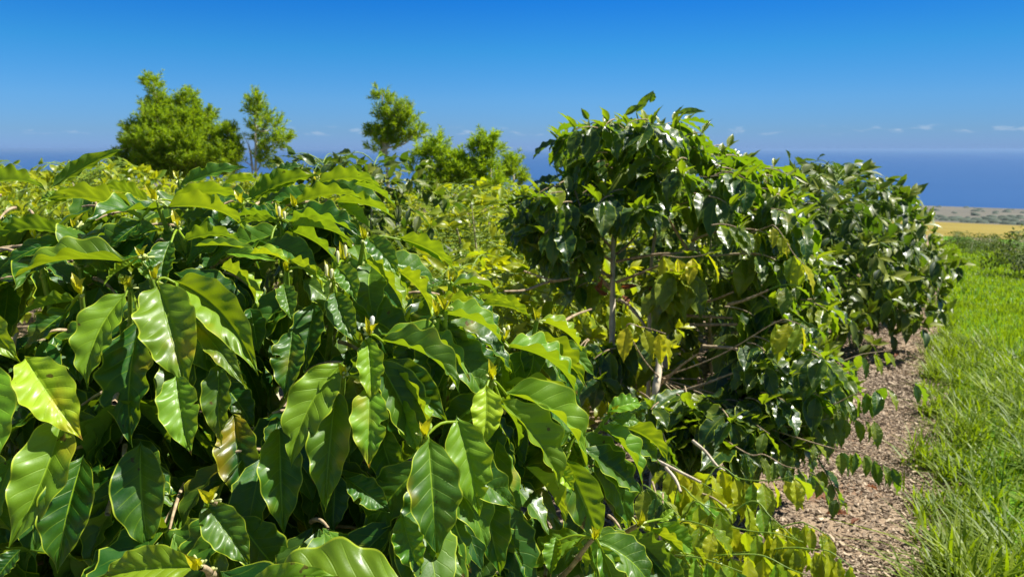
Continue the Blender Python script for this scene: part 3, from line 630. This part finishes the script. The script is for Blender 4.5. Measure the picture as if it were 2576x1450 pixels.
# ------------------------------------------------------------------ low yellowing bush in front
G0 = W(1700, 1500, 2.75); low = empty('coffee_bush', (G0[0], G0[1], zxy(G0[0], G0[1]))); LO = np.array(low.location)
prop(low, 'low sprawling coffee bush with yellowing leaves over the mulch, bottom right of the big bush', 'coffee bush')
def lpart(mb, name, mat, parent=None):
    o = mb.build(name, mat, None, LO)
    if o: o.parent = parent or low
    return o
stem0 = [LO - Z * .04, LO + V3(-.02, .03, .2), LO + V3(-.06, .08, .42)]
mb = MB(); tube(mb, curve(stem0, 10), np.linspace(.02, .012, 11), 8); lpart(mb, 'trunk', M_bark)
for a in (('F', [(700, 850), (790, 890), (880, 940), (960, 985)], 2.9, 2.75, 6, .17, .40, M_yell), ('F', [(960, 860), (1080, 915), (1180, 930), (1290, 925), (1400, 900)], 2.85, 2.7, 9, .17, .42, M_yell),
('F', [(760, 960), (840, 1020), (900, 1060), (1010, 1085)], 2.75, 2.6, 6, .18, .2, M_yell), ('F', [(850, 1040), (1000, 1160), (1150, 1200), (1290, 1215), (1430, 1260)], 2.65, 2.5, 11, .18, .30, M_yell),
('F', [(1150, 1040), (1250, 1120), (1330, 1190), (1410, 1260)], 2.7, 2.55, 6, .16, .4, M_yell), ('F', [(1350, 1290), (1480, 1300), (1570, 1310), (1700, 1400)], 2.5, 2.4, 8, .14, .35, M_yell),
('F', [(1380, 1160), (1450, 1165), (1520, 1200), (1580, 1240)], 2.6, 2.5, 5, .10, .5, M_yell), ('F', [(780, 1150), (900, 1170), (960, 1200)], 2.5, 2.4, 5, .16, .35, M_yell),
('F', [(750, 1330), (850, 1340), (960, 1370), (1100, 1420)], 2.4, 2.3, 6, .14, .15, M_near), ('F', [(1000, 1330), (1200, 1330), (1350, 1400), (1450, 1440)], 2.5, 2.4, 8, .15, .25, M_yell),
('F', [(560, 960), (640, 1000), (700, 1060), (760, 1120)], 2.6, 2.45, 6, .13, .1, M_tall)):
    hanging(*a[:6], a[6], a[7], lpart)
for pts, a, b in (([(835, 715), (900, 770), (965, 850), (1010, 880)], 3.0, 2.85), ([(690, 860), (740, 920), (770, 990)], 2.8, 2.7), ([(640, 820), (720, 860), (880, 940)], 2.9, 2.75)):
    P = curve(path('F', pts, a, b), 14); mb = MB(); tube(mb, P, np.linspace(.007, .005, len(P)), 7); lpart(mb, 'branch', M_bark)
cm, sm = MB(), MB(); c = 0
while c < 26:
    x, y = U(1560, 1850), U(1130, 1480)
    if y < 1130 + (x - 1560) * .35: continue
    o = W(x, y, U(2.6, 3.0)); dr = nrm(R.normal(size=3) * V3(1, 1, .2) + RIGHT * .5)
    if o[2] < zxy(o[0], o[1]) + .12: c += 1; continue
    shoot(cm, sm, o, dr, .1, 3, .12, .2, (12, 4), .5, 1.8); c += 1
cm.merge(sm); o = cm.build('crown', M_yell, None, LO, mats=(M_twig,)); o.parent = low

# ------------------------------------------------------------------ generic coffee bushes of the rows
def coffee_proto(h, r, nb, ll, mat, yel, lod, bare=.12, seed=0, wide=.55, pairs=5, budm=False):
    """trunk(s), crown, twigs meshes around the origin"""
    tm = []; cm, sm, bm = MB(), MB(), MB(); lean = []
    for k in range(3):
        a = U(0, 6.28); tx, ty = .22 * r * math.cos(a), .22 * r * math.sin(a)
        pts = curve([V3(tx * .2, ty * .2, -.12), V3(tx * .6, ty * .6, h * .35), V3(tx, ty, h * .65), V3(tx * 1.3, ty * 1.3, h * .84)], 12)
        mb = MB(); tube(mb, pts, np.linspace(.022, .004, len(pts)), 8); tm.append(mb); lean.append(pts)
    for i in range(nb):
        f = bare + (1 - bare) * (i + U(0, 1)) / nb; z = h * (.05 + .86 * f)
        tp = lean[i % 3]; c0 = tp[min(len(tp) - 1, int(f * .97 * (len(tp) - 1)))]
        a = U(0, 6.28); prof = math.sin(math.pi * min(1, .18 + .74 * f)) ** wide
        rr_ = r * prof * U(.75, 1.05) * (1 - 1.0 * max(0, f - .74)); dr = V3(math.cos(a), math.sin(a), .45 * f + .05)
        P = []
        for t in np.linspace(0, 1, 7):
            q = V3(c0[0], c0[1], z) + V3(math.cos(a), math.sin(a), 0) * rr_ * t; q[2] += (.26 + 3.0 * max(0, f - .72)) * rr_ * t * (1 - 1.0 * t) - .15 * rr_ * t * t * (f < .8); P.append(q)
        tube(sm, P[:-1], np.linspace(.006, .003, 6), 4)
        P = np.array(P); n = max(2, int(pairs * rr_ / r)); h_ = V3(math.cos(a), math.sin(a), 0); sd = V3(-math.sin(a), math.cos(a), 0)
        for j in range(n):
            t = 1 - .72 * (j / max(1, n)) ; t = min(1, t + U(-.05, .05)); p = np.array([np.interp(t * 6, range(7), P[:, k]) for k in range(3)])
            for sg in (-1, 1):
                g_ = U(.35, 1.9) if f < .78 else U(-.4, 1.1); d = nrm(sd * sg * U(.4, 1) + h_ * U(.1, .6) - Z * g_); l = ll * U(.7, 1.15)
                N = nrm(Z * .6 + V3(d[0], d[1], 0) * 1.1 + h_ * .3 + R.normal(size=3) * .25)
                y_ = yel + U(-.2, .3) + (.4 if U(0, 1) < .08 else 0)
                leaf(cm, p + d * .01, p + d * l, N, l * U(.38, .5), U(.03, .14), U(.15, .5), lod[0], lod[1], float(np.clip(y_, 0, 1)), None, U(.6, 1.3))
        e = P[-1]
        for sg in (-1, 1, -2, 2):
            d = nrm(sd * sg * U(.2, .5) + h_ * U(.2, .9) + Z * U(-.2, .9)); l = ll * U(.5, .95)
            leaf(cm, e, e + d * l, nrm(Z + h_), l * .4, .05, .5, 4, 1, min(1, yel + .5))
        if budm: buds(bm, e, Z, 4, .022)
    return tm, cm, sm, bm
def place_bush(proto, x, y, rz, sc, label, group=None, cat='coffee bush'):
    root = empty('coffee_bush', (x, y, zxy(x, y)), rz, sc); prop(root, label, cat, group)
    for nm, me, mt in proto:
        o = bpy.data.objects.new(nm, me); COL.objects.link(o); o.parent = root
    return root
def make_proto(**kw):
    mat = kw['mat']; tm, cm, sm, bm = coffee_proto(**kw); out = []
    cm.merge(sm); cm.merge(bm)
    for mb, nm, mt in [(t, 'trunk', M_bark) for t in tm] + [(cm, 'crown', mat)]:
        o = mb.build(nm, mt, mats=(M_green, M_bud) if mb is cm else ())
        if o is None: continue
        out.append((nm, o.data, mt)); bpy.data.objects.remove(o)
    return out
PR_dark = [make_proto(h=2.25, r=1.38, nb=190, ll=.225, mat=M_dark, yel=.12, lod=(6, 2), pairs=6, wide=.7) for _ in range(2)]
PR_row = [make_proto(h=1.9, r=1.45, nb=190, ll=.165, mat=M_row, yel=.24, lod=(5, 2), pairs=5) for _ in range(3)]
PR_H = make_proto(h=2.1, r=1.0, nb=190, ll=.18, mat=M_dark, yel=.03, lod=(10, 3), pairs=6, budm=True)
def spxy(s, p): q = RU * s + RN * p; return q[0], q[1]
x, y = spxy(4.9, -4.45); place_bush(PR_H, x - .12, y, .4, .98, 'dark round topped coffee bush with bronze new leaves, just behind the big near bush')
for s, p, sc, k, lab in ((6.9, -1.75, .86, 0, 'coffee bush standing in the row directly behind the tall coffee tree, seen between its branches'),
    (9.3, -1.45, 1.03, 1, 'dark coffee bush behind the right shoulder of the tallest tree, brown shoot on top'),
    (12.2, -1.14, .94, 0, 'dark coffee bush at the right end of the visible row, against the sea and plain'),
    (15.4, -1.22, .90, 1, 'coffee bush farthest down the row by the lane, next to the golden field')):
    x, y = spxy(s, p); place_bush(PR_dark[k], x, y, s, sc, lab, 'coffee bushes in the row beside the grass lane')
PR_low = [make_proto(h=1.3, r=1.0, nb=130, ll=.165, mat=M_row, yel=.26, lod=(8, 2), pairs=5) for _ in range(2)]
for k, (px, d, sc, lab) in enumerate(((1195, 5.3, .95, 'low bright coffee bush in the gap behind the right tip of the big near bush'), (1370, 5.9, 1.0, 'low yellow green coffee bush seen behind the bare trunk of the tallest tree'), (1075, 6.6, .9, 'small sunny coffee bush beside the patch of bare ground in the left field'), (1500, 7.4, 1.1, 'yellow green coffee bush deep behind the bare branches of the tallest tree'))):
    q = W(px, 700, d); place_bush(PR_low[k % 2], q[0], q[1], k * 2.0, sc, lab, 'low bushes between the two big coffee plants')
far_lab = 'distant sunlit coffee bush showing only its top above nearer bushes of the left field'
ROWS = [(-4.42, 8.23, 1.02, 'sunny coffee bush just behind the upper left of the near bush, below the biggest evergreen'), (-7.57, 10.26, 1.0, 'sunny coffee bush at the far left edge with its top against the sea'),
 (-3.66, 10.41, 1.0, 'coffee bush whose top shows under the slim lopsided evergreen tree'), (-.31, 8.34, .98, 'bright coffee bush right of the dark round topped bush, before the bushy evergreens'),
 (.41, 10.21, 1.0, 'bright coffee bush touching the left edge of the tall tree crown'), (-1.43, 13.51, .98, 'coffee bush at the foot of the bushy evergreen with two rounded tops'),
 (-8.53, 15.26, 1.05, 'coffee bush left of the biggest evergreen, its top just over the sea line'), (-6.44, 11.96, 1.0, 'coffee bush directly in front of the left foot of the biggest evergreen'),
 (-9.44, 13.45, 1.05, 'coffee bush behind the one at the far left edge, a little higher'), (1.48, 11.83, 1.0, 'sunlit coffee bush glimpsed between the bare trunks of the tallest tree'),
 (-2.58, 11.94, .98, 'coffee bush just behind the dark round topped bush'), (-5.46, 14.03, .95, 'coffee bush between the biggest evergreen and the slim lopsided one'),
 (-.14, 15.57, 1.0, 'coffee bush at the foot of the pointed bright evergreen')]
for x, y in ((-10.68, 19.04), (-2.23, 19.59), (-11.64, 17.29), (-13.33, 20.82), (-7.44, 17.67), (-3.41, 17.16), (3.58, 15.77), (-.95, 21.37), (2.63, 13.7)): ROWS.append((x, y, 1.0, far_lab))
for i, (x, y, sc, lab) in enumerate(ROWS):
    place_bush(PR_row[i % 3], x, y, i * 2.4, sc, lab, 'coffee bushes in the sunlit rows on the left')
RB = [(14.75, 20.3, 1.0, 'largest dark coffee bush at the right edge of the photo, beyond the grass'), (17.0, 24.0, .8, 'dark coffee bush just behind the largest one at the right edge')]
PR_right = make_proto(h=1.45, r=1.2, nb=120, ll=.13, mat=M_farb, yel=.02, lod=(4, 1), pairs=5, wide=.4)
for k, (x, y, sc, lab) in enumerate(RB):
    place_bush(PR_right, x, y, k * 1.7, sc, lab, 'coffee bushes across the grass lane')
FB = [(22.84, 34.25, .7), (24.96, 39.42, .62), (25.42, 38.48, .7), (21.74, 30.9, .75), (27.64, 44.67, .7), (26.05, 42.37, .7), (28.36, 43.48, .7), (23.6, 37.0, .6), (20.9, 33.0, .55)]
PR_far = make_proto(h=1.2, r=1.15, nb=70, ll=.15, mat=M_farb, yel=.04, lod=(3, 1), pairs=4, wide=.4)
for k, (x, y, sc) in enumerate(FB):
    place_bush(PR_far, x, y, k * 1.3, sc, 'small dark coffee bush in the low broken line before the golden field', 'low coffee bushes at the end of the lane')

# ------------------------------------------------------------------ feathery evergreen trees beyond the rows
def feather_tree(f, base, lobes, d, label, dens=1.0, stems=None, yel=.5, ny=0, nl=.25):
    bx, by = toP(f, *base); B = W(bx, by, d); gz = zxy(B[0], B[1]); root = empty('evergreen_tree', (B[0], B[1], gz))
    prop(root, label, 'tree', 'feathery trees beyond the coffee rows'); O = np.array(root.location)
    tops = []; nm = MB(); tw = MB()
    top = min(lobes, key=lambda q: q[1]); tp = toP(f, top[0], top[1]); Tt = W(*tp, d)
    mid = V3(B[0] * .5 + Tt[0] * .5 + .1, B[1], gz + (Tt[2] - gz) * .5)
    tk = curve([V3(B[0], B[1], gz - .15), V3(B[0] + .03, B[1], gz + (Tt[2] - gz) * .25), mid, Tt], 16)
    mb = MB(); tube(mb, tk, np.linspace(.10, .015, len(tk)), 8); o = mb.build('trunk', M_bark, None, O); o.parent = root
    k_ = FR[f][0] * PS * d / F_PX
    for (lx, ly, rx, ry, dz) in lobes:
        c = W(*toP(f, lx, ly), d + dz); a, b_ = rx * k_ * .82, ry * k_ * .85; dep_ = .5 * (a + b_) * .9
        st = tk[int(np.clip(np.argmin(np.abs(tk[:, 2] - (c[2] - b_ * 1.2))), 1, len(tk) - 2))]
        mb = MB(); q = curve([st, st * .4 + c * .6 - Z * .15 * abs(c[0] - st[0]), c + Z * b_ * .5], 8); tube(mb, q, np.linspace(.03, .008, len(q)), 5); o = mb.build('limb', M_bark, None, O); o.parent = root
        n = int(max(14, 170 * dens * (a * b_ * dep_) ** (2 / 3) / .16))
        g_ = R.normal(size=(n, 3)); g_ /= np.linalg.norm(g_, axis=1, keepdims=True); rr_ = R.uniform(.25, 1.3, n) ** .6
        for u_, r_ in zip(g_, rr_):
            p = c + RIGHT * u_[0] * a * r_ + Z * u_[2] * b_ * r_ + V3(0, 1, 0) * u_[1] * dep_ * r_
            ax = nrm(u_ * V3(1, 1, .5) + Z * .75 + R.normal(size=3) * .25); L = nl * U(.7, 1.5)
            tube(tw, [p, p + ax * L], [.006, .003], 3)
            K_ = 30; fr = R.uniform(0, 1, K_); o3 = p + ax * L * fr[:, None]
            dd_ = R.normal(size=(K_, 3)); dd_ -= ax * (dd_ @ ax)[:, None]; dd_ /= np.linalg.norm(dd_, axis=1, keepdims=True)
            dd_ = dd_ * .8 + ax * .75; ln = (nl * .62) * (1 - .5 * fr[:, None]) * R.uniform(.7, 1.2, (K_, 1)); wd = np.cross(dd_, R.normal(size=(K_, 3))); wd /= np.linalg.norm(wd, axis=1, keepdims=True)
            w_ = .010
            V = np.stack([o3 - wd * w_, o3 + wd * w_, o3 + dd_ * ln + wd * w_ * .4, o3 + dd_ * ln - wd * w_ * .4], 1).reshape(-1, 3)
            q_ = np.arange(K_ * 4).reshape(-1, 4); nm.add(V, q_, None, None, (float(np.clip(yel + U(-.35, .35), 0, 1)), U(0, 1)))
    nm.merge(tw); o = nm.build('crown', M_needle, None, O, smooth=False, mats=(M_twig,)); o.parent = root
    if stems:
        for st in stems:
            q = curve([W(*toP(f, *s_), d) for s_ in st], 10); mb = MB(); tube(mb, q, np.linspace(.02, .006, len(q)), 5); o = mb.build('limb', M_bark, None, O); o.parent = root
feather_tree('X', (760, 1500), [(580, 230, 75, 60, 0), (610, 370, 65, 60, 0), (600, 500, 120, 70, 0), (990, 400, 60, 60, .3), (960, 500, 110, 90, .2), (700, 480, 70, 70, .3), (620, 660, 200, 120, -.2), (960, 680, 190, 130, 0), (1200, 620, 90, 70, .3),
    (330, 760, 90, 50, 0), (560, 860, 230, 120, -.5), (900, 880, 240, 130, -.4), (1180, 850, 120, 110, .2), (1420, 830, 110, 110, 0), (350, 950, 110, 80, -.2), (1450, 1000, 100, 100, 0), (640, 1060, 260, 130, -.3), (1000, 1080, 260, 140, -.3), (1340, 1080, 180, 100, -.2), (240, 1130, 120, 100, 0), (420, 1200, 250, 90, -.2), (800, 1250, 350, 90, 0), (1250, 1220, 250, 80, 0)],
    21, 'biggest feathery evergreen tree on the left, broad crown with a tall narrow top', 1.5)
feather_tree('X', (1700, 1500), [(1730, 400, 50, 80, 0), (1790, 470, 80, 70, 0), (1800, 600, 110, 90, 0), (1680, 540, 50, 60, .1), (1780, 730, 100, 80, 0), (1960, 700, 70, 50, 0), (2040, 850, 110, 80, 0), (1950, 920, 120, 80, 0), (1850, 1000, 80, 70, .1), (1760, 860, 60, 70, .2), (1800, 1120, 100, 80, .2)],
    21, 'slim lopsided evergreen tree with bare twigs on its left side, right of the biggest one', .62, [[(1700, 1250), (1660, 950), (1580, 760)], [(1710, 1200), (1680, 1000), (1640, 820)], [(1690, 1150), (1620, 1100), (1600, 1070)]], .55)
feather_tree('Y', (780, 1000), [(745, 120, 40, 40, 0), (850, 240, 50, 60, 0), (990, 250, 50, 60, 0), (770, 330, 90, 70, 0), (880, 380, 120, 90, 0), (1020, 330, 60, 60, 0), (1090, 480, 60, 70, 0), (740, 470, 100, 80, 0), (880, 510, 120, 80, 0), (1010, 520, 80, 50, 0), (800, 600, 110, 60, 0), (650, 480, 40, 50, 0), (700, 640, 90, 50, .2)],
    19, 'slender evergreen tree rising alone behind the dark round coffee bush', .85, [[(760, 700), (735, 400), (735, 150)]], .5)
feather_tree('Y', (1280, 1300), [(1130, 670, 70, 60, 0), (1220, 720, 90, 80, 0), (1310, 610, 55, 50, 0), (1340, 690, 70, 60, 0), (1070, 830, 60, 60, 0), (1260, 880, 110, 90, 0), (1450, 780, 90, 80, 0), (1540, 740, 40, 40, 0), (1420, 920, 150, 100, 0), (1300, 1010, 150, 90, 0)],
    17.5, 'bushy bright yellow green evergreen tree with two rounded tops, middle of the field', 1.0, None, .75)
feather_tree('Y', (1760, 1300), [(1810, 540, 40, 55, 0), (1790, 640, 80, 60, 0), (1860, 680, 60, 50, 0), (1740, 700, 70, 60, 0), (1680, 610, 35, 50, 0), (1790, 830, 120, 80, 0), (1650, 860, 90, 80, 0), (1620, 980, 140, 100, 0), (1830, 1000, 130, 90, 0), (1560, 900, 80, 80, 0)],
    17.5, 'pointed bright evergreen tree just left of the tall coffee tree', 1.0, None, .7)
feather_tree('Y', (2020, 1300), [(2040, 770, 40, 50, 0), (2000, 830, 70, 60, 0), (1950, 900, 80, 70, 0), (2050, 930, 90, 90, 0)], 18.5, 'small evergreen tree half hidden by the left edge of the tall coffee tree', .9, None, .5)

# ------------------------------------------------------------------ grass, mulch, fallen leaves
def blades(n, s0, s1, p0, p1, hmin, hmax, w, mb, clump=0.0, lean=.6, edge=None, frus=True, tuf=None):
    s = R.uniform(s0, s1, n); p = R.uniform(p0, p1, n)
    if tuf is not None:
        k = R.integers(0, len(tuf), n); s = tuf[k, 0] + R.normal(0, 1, n) * tuf[k, 2]; p = tuf[k, 1] + R.normal(0, 1, n) * tuf[k, 2]
    x = .507 * s + .862 * p; y = .862 * s - .507 * p
    if frus:
        ok = (y > .8) & (x / np.maximum(y, .1) < .80) & (x / np.maximum(y, .1) > -.8); s, p, x, y = s[ok], p[ok], x[ok], y[ok]
    wav = .5 + .5 * np.sin(s * 3.1 + 1.3 * np.sin(p * 4)) * np.sin(p * 5.2 + s)
    n = len(s); h = R.uniform(hmin, hmax, n) * (.65 + .5 * wav)
    if edge is not None: h *= np.clip(.45 + (p - edge) * 2.0, .4, 1)
    z = zg(s) - .01; base = np.stack([x, y, z], -1)
    a = R.uniform(0, 6.28, n); ld = np.stack([np.cos(a), np.sin(a), 0 * a], -1); ld[:, 0] -= .25
    ln = R.uniform(.15, 1, n)[:, None] * lean
    sd = np.cross(ld, [0, 0, 1.]); sd /= np.linalg.norm(sd, axis=1, keepdims=True)
    H = h[:, None]; ww = (w * R.uniform(.6, 1.3, n))[:, None]; zz = np.array([0, 0, 1.])
    P = []
    for t, wf in ((0, .7), (.35, 1.0), (.7, .75), (1.0, .06)):
        c = base + zz * H * (t - .35 * ln * t * t) + ld * H * ln * t ** 1.8
        P += [c - sd * ww * .5 * wf, c + sd * ww * .5 * wf]
    V = np.stack(P, 1).reshape(-1, 3); b = np.arange(n)[:, None, None] * 8
    q = (b + np.array([[0, 1, 3, 2], [2, 3, 5, 4], [4, 5, 7, 6]])[None]).reshape(-1, 4)
    tin = np.clip(R.uniform(0, 1, n) ** 1.4 * .75 + .30 * wav + .12 * np.sin(s * .9) * np.sin(p * 2.1), 0, 1); tt = np.repeat(np.stack([tin, R.uniform(0, 1, n)], -1), 8, 0)
    mb.add(V, q, None, None, tt)
gm = MB()
blades(11500, 1.2, 7.5, .2, 2.9, .06, .19, .0115, gm, edge=0.0, lean=1.2)
tf0 = np.array([(U(1.8, 11), U(.25, 2.9), U(.02, .05)) for _ in range(620)])
blades(10500, 0, 1, 0, 1, .14, .36, .013, gm, tuf=tf0, lean=1.5)
blades(15000, 7, 16, .16, 3.0, .07, .17, .011, gm, edge=0.0)
blades(13000, 15, 34, .10, 3.0, .08, .17, .022, gm)
blades(8000, 33, 58, -.5, 3.4, .08, .18, .05, gm)
tf_ = np.array([(U(1.5, 15), U(.02, .34), U(.02, .06)) for _ in range(110)] + [(2.9, .2, .08), (3.2, .16, .07), (3.9, .12, .06), (3.4, .25, .1), (4.4, .1, .06), (2.6, .25, .08)])
blades(5000, 0, 1, 0, 1, .10, .28, .013, gm, tuf=tf_, lean=1.0)
tf2 = np.array([(U(2.0, 3.8), U(.16, 1.1), U(.03, .07)) for _ in range(44)])
blades(3000, 0, 1, 0, 1, .20, .40, .014, gm, tuf=tf2, lean=1.1)
prop(gm.build('grass', M_grass, smooth=False), 'bright green grass covering the lane at the right', 'grass', None, 'stuff')
gm = MB(); blades(9000, 3, 14, -4.2, -2.4, .05, .14, .012, gm)
# mulch chips
def chips(n, s0, s1, p0, p1, L0, L1, mb):
    s = s0 + (s1 - s0) * R.uniform(0, 1, n) ** 1.5; p = R.uniform(p0, p1, n)
    keep = R.uniform(0, 1, n) < np.clip((.3 - p) * 5, 0, 1); s, p = s[keep], p[keep]; n = len(s)
    x = .507 * s + .862 * p; y = .862 * s - .507 * p; a = R.uniform(0, 6.28, n); til = R.normal(0, .28, n)
    d = np.stack([np.cos(a) * np.cos(til), np.sin(a) * np.cos(til), np.sin(til)], -1); sd = np.stack([-np.sin(a), np.cos(a), R.normal(0, .3, n)], -1)
    L = R.uniform(L0, L1, n)[:, None]; w = L * R.uniform(.06, .22, n)[:, None]
    c = np.stack([x, y, zg(s) + R.uniform(.002, .03, n)], -1); up = np.cross(d, sd)
    P = [c - d * L / 2 - sd * w, c - d * L / 2 + sd * w, c + d * L / 2 + sd * w * .7, c + d * L / 2 - sd * w * .7]
    P += [q + up * .004 for q in P]
    V = np.stack(P, 1).reshape(-1, 3); b = np.arange(n)[:, None, None] * 8
    q = (b + np.array([[4, 5, 6, 7], [0, 1, 5, 4], [1, 2, 6, 5], [2, 3, 7, 6], [3, 0, 4, 7]])[None]).reshape(-1, 4)
    mb.add(V, q, None, None, np.repeat(np.stack([np.clip(R.normal(.42, .36, n), 0, 1), R.uniform(0, 1, n)], -1), 8, 0))
cm = MB(); chips(42000, 1.6, 8, -1.9, .4, .012, .042, cm); chips(14000, 7, 20, -1.8, .4, .03, .07, cm); chips(5000, 4, 14, -4.8, -1.8, .03, .08, cm)
prop(cm.build('mulch', M_chip, smooth=False), 'pale dry wood chip mulch strip under the coffee row', 'mulch', None, 'stuff')
DL = [(2105, 1305, .12, 'curled brown fallen leaf lying on the open mulch'), (2075, 1262, .08, 'thin brown fallen leaf just behind the curled one'), (2150, 1325, .07, 'small dark fallen leaf right beside the curled leaf'),
      (2190, 1240, .07, 'brown fallen leaf between the curled leaf and the grass'), (2250, 900, .09, 'small brown fallen leaf far up the mulch strip')]
for px, py, l, lab in DL:
    ray = W(px, py, 1) - CAM; t = 1.6 / (-(ray[2]) - .08 * (.507 * ray[0] + .862 * ray[1])); p = CAM + ray * t; O = V3(p[0], p[1], zxy(p[0], p[1]))
    a = U(0, 6.28); d = V3(math.cos(a), math.sin(a), .1); mb = MB()
    leaf(mb, -d * l * .5 + Z * .03, d * l * .5 + Z * .035, Z + R.normal(size=3) * .25, l * .55, .12, .9, 14, 5, 1, None, 2.2, .1)
    o = mb.build('fallen_leaf', M_dead); o.location = tuple(O); prop(o, lab, 'dead leaf', 'fallen leaves on the mulch')
# far scrub
mb = MB()
for _ in range(420):
    s = U(345, 1190); 
    if U(0, 1) < .75: s = 340 + abs(R.normal()) * 55
    pmax = s * .16; p = U(-s * .25, pmax); r = U(.8, 2.4) * (1 + s / 900); c = SP(s, p)
    k = R.normal(size=(10, 3)); k /= np.linalg.norm(k, axis=1, keepdims=True); k[:, 2] = np.abs(k[:, 2])
    th = np.linspace(0, 6.283, 8)[:-1]; rr2 = r * R.uniform(.7, 1.2, 7)
    v0 = np.stack([np.cos(th) * rr2, np.sin(th) * rr2 , 0 * th], -1); v1 = np.stack([np.cos(th) * rr2 * .75, np.sin(th) * rr2 * .75, r * R.uniform(.2, .4, 7)], -1); tp = np.array([[0, 0, r * .42]])
    V = np.concatenate([v0, v1, tp]) + c; j = np.arange(7); k2 = (j + 1) % 7
    mb.add(V, np.stack([j, k2, 7 + k2, 7 + j], -1), np.stack([7 + j, 7 + k2, 0 * j + 14], -1))
prop(mb.build('scrub', M_scrub), 'dark low scrub scattered over the coastal plain', 'scrub', None, 'stuff')

# ------------------------------------------------------------------ light, sky, camera
SUN_AZ, SUN_EL = rad(80), rad(54)
sun = bpy.data.lights.new('sun', 'SUN'); sun.energy = 5.0; sun.angle = rad(.5); sun.color = (1, .965, .89)
so = bpy.data.objects.new('sun', sun); COL.objects.link(so)
sv = Vector((math.sin(SUN_AZ) * math.cos(SUN_EL), math.cos(SUN_AZ) * math.cos(SUN_EL), math.sin(SUN_EL)))
so.rotation_euler = sv.to_track_quat('Z', 'Y').to_euler(); so.location = (20, 10, 30)
w = bpy.data.worlds.new('World'); bpy.context.scene.world = w; w.use_nodes = True; nt = w.node_tree; nt.nodes.clear(); g = G(nt)
sky = g.n('ShaderNodeTexSky'); sky.sky_type = 'NISHITA'; sky.sun_disc = False; sky.sun_elevation = SUN_EL; sky.sun_rotation = SUN_AZ
sky.altitude = 300; sky.air_density = 1.0; sky.dust_density = .2; sky.ozone_density = 3.0
tc = g.n('ShaderNodeTexCoord'); sx = g.n('ShaderNodeSeparateXYZ'); g.l(tc.outputs['Generated'], sx.inputs[0]); z = sx.outputs[2]
rp = g.n('ShaderNodeValToRGB'); cr = rp.color_ramp
g.l(g.m('MULTIPLY', z, 4.0), rp.inputs[0])
cr.elements[0].position = 0.0; cr.elements[0].color = (0.1177, 0.2135, 0.5173, 1)
cr.elements[1].position = 1.0; cr.elements[1].color = (0.2355, 0.2826, 0.3611, 1)
for p_, c_ in ((.09, (0.1146, 0.2174, 0.4365, 1)), (.25, (0.1036, 0.2394, 0.4388, 1)), (.5, (0.0518, 0.2434, 0.4270, 1)), (.78, (0.0165, 0.1939, 0.4522, 1))):
    e = cr.elements.new(p_); e.color = c_
col = g.mix(1.0, sky.outputs[0], rp.outputs[0], bl='MULTIPLY')
col = g.mix(g.m('MULTIPLY', g.sm(sx.outputs[0], .0, .75), .22), col, (0, .02, .12))
# small clouds low over the horizon
mp = g.n('ShaderNodeMapping'); mp.inputs['Scale'].default_value = (38, 38, 150); g.l(tc.outputs['Generated'], mp.inputs[0])
cn = g.noise(mp.outputs[0], 1.0, 4, .55); band = g.m('MULTIPLY', g.sm(z, .015, .021), g.sm(z, .031, .023))
cl = g.m('MULTIPLY', g.m('MULTIPLY', g.sm(cn, .52, .70), band), .26)
col = g.mix(cl, col, (2.7, 2.9, 3.2))
bg = g.n('ShaderNodeBackground'); bg.inputs[1].default_value = .142; g.l(col, bg.inputs[0])
out = g.n('ShaderNodeOutputWorld'); g.l(bg.outputs[0], out.inputs[0])

hz = MB(); hx, h0, h1 = 58000.0, -82.0, 7.0
hz.add([[a * hx, b * hx, c] for c in (h0, h1) for a, b in ((-1, -1), (1, -1), (1, 1), (-1, 1))], [[3, 2, 1, 0], [4, 5, 6, 7], [0, 1, 5, 4], [1, 2, 6, 5], [2, 3, 7, 6], [3, 0, 4, 7]])
m, nt, N_, L_ = new_mat('air'); g = G(nt); pv = g.n('ShaderNodeVolumePrincipled')
pv.inputs['Color'].default_value = (.26, .43, .70, 1); pv.inputs['Density'].default_value = .00007; pv.inputs['Anisotropy'].default_value = .1
out = g.n('ShaderNodeOutputMaterial'); g.l(pv.outputs[0], out.inputs['Volume'])
prop(hz.build('haze', m, smooth=False), 'thin blue haze over the sea and the far plain', 'haze', None, 'stuff')

cd = bpy.data.cameras.new('camera'); co = bpy.data.objects.new('camera', cd); COL.objects.link(co)
co.location = tuple(CAM); co.rotation_euler = (rad(90) - PITCH, 0, 0); cd.sensor_width = 36; cd.lens = 36 * F_PX / 1024
cd.clip_start = .05; cd.clip_end = 120000
cd.dof.use_dof = True; cd.dof.focus_distance = 1.25; cd.dof.aperture_fstop = 9.0
sc = bpy.context.scene; sc.camera = co
sc.view_settings.view_transform = 'Standard'; sc.view_settings.look = 'None'; sc.view_settings.gamma = 1; sc.view_settings.exposure = 1.0
sc.cycles.max_bounces = 7; sc.cycles.transmission_bounces = 4; sc.cycles.diffuse_bounces = 3; sc.cycles.glossy_bounces = 2
sc.cycles.use_denoising = True
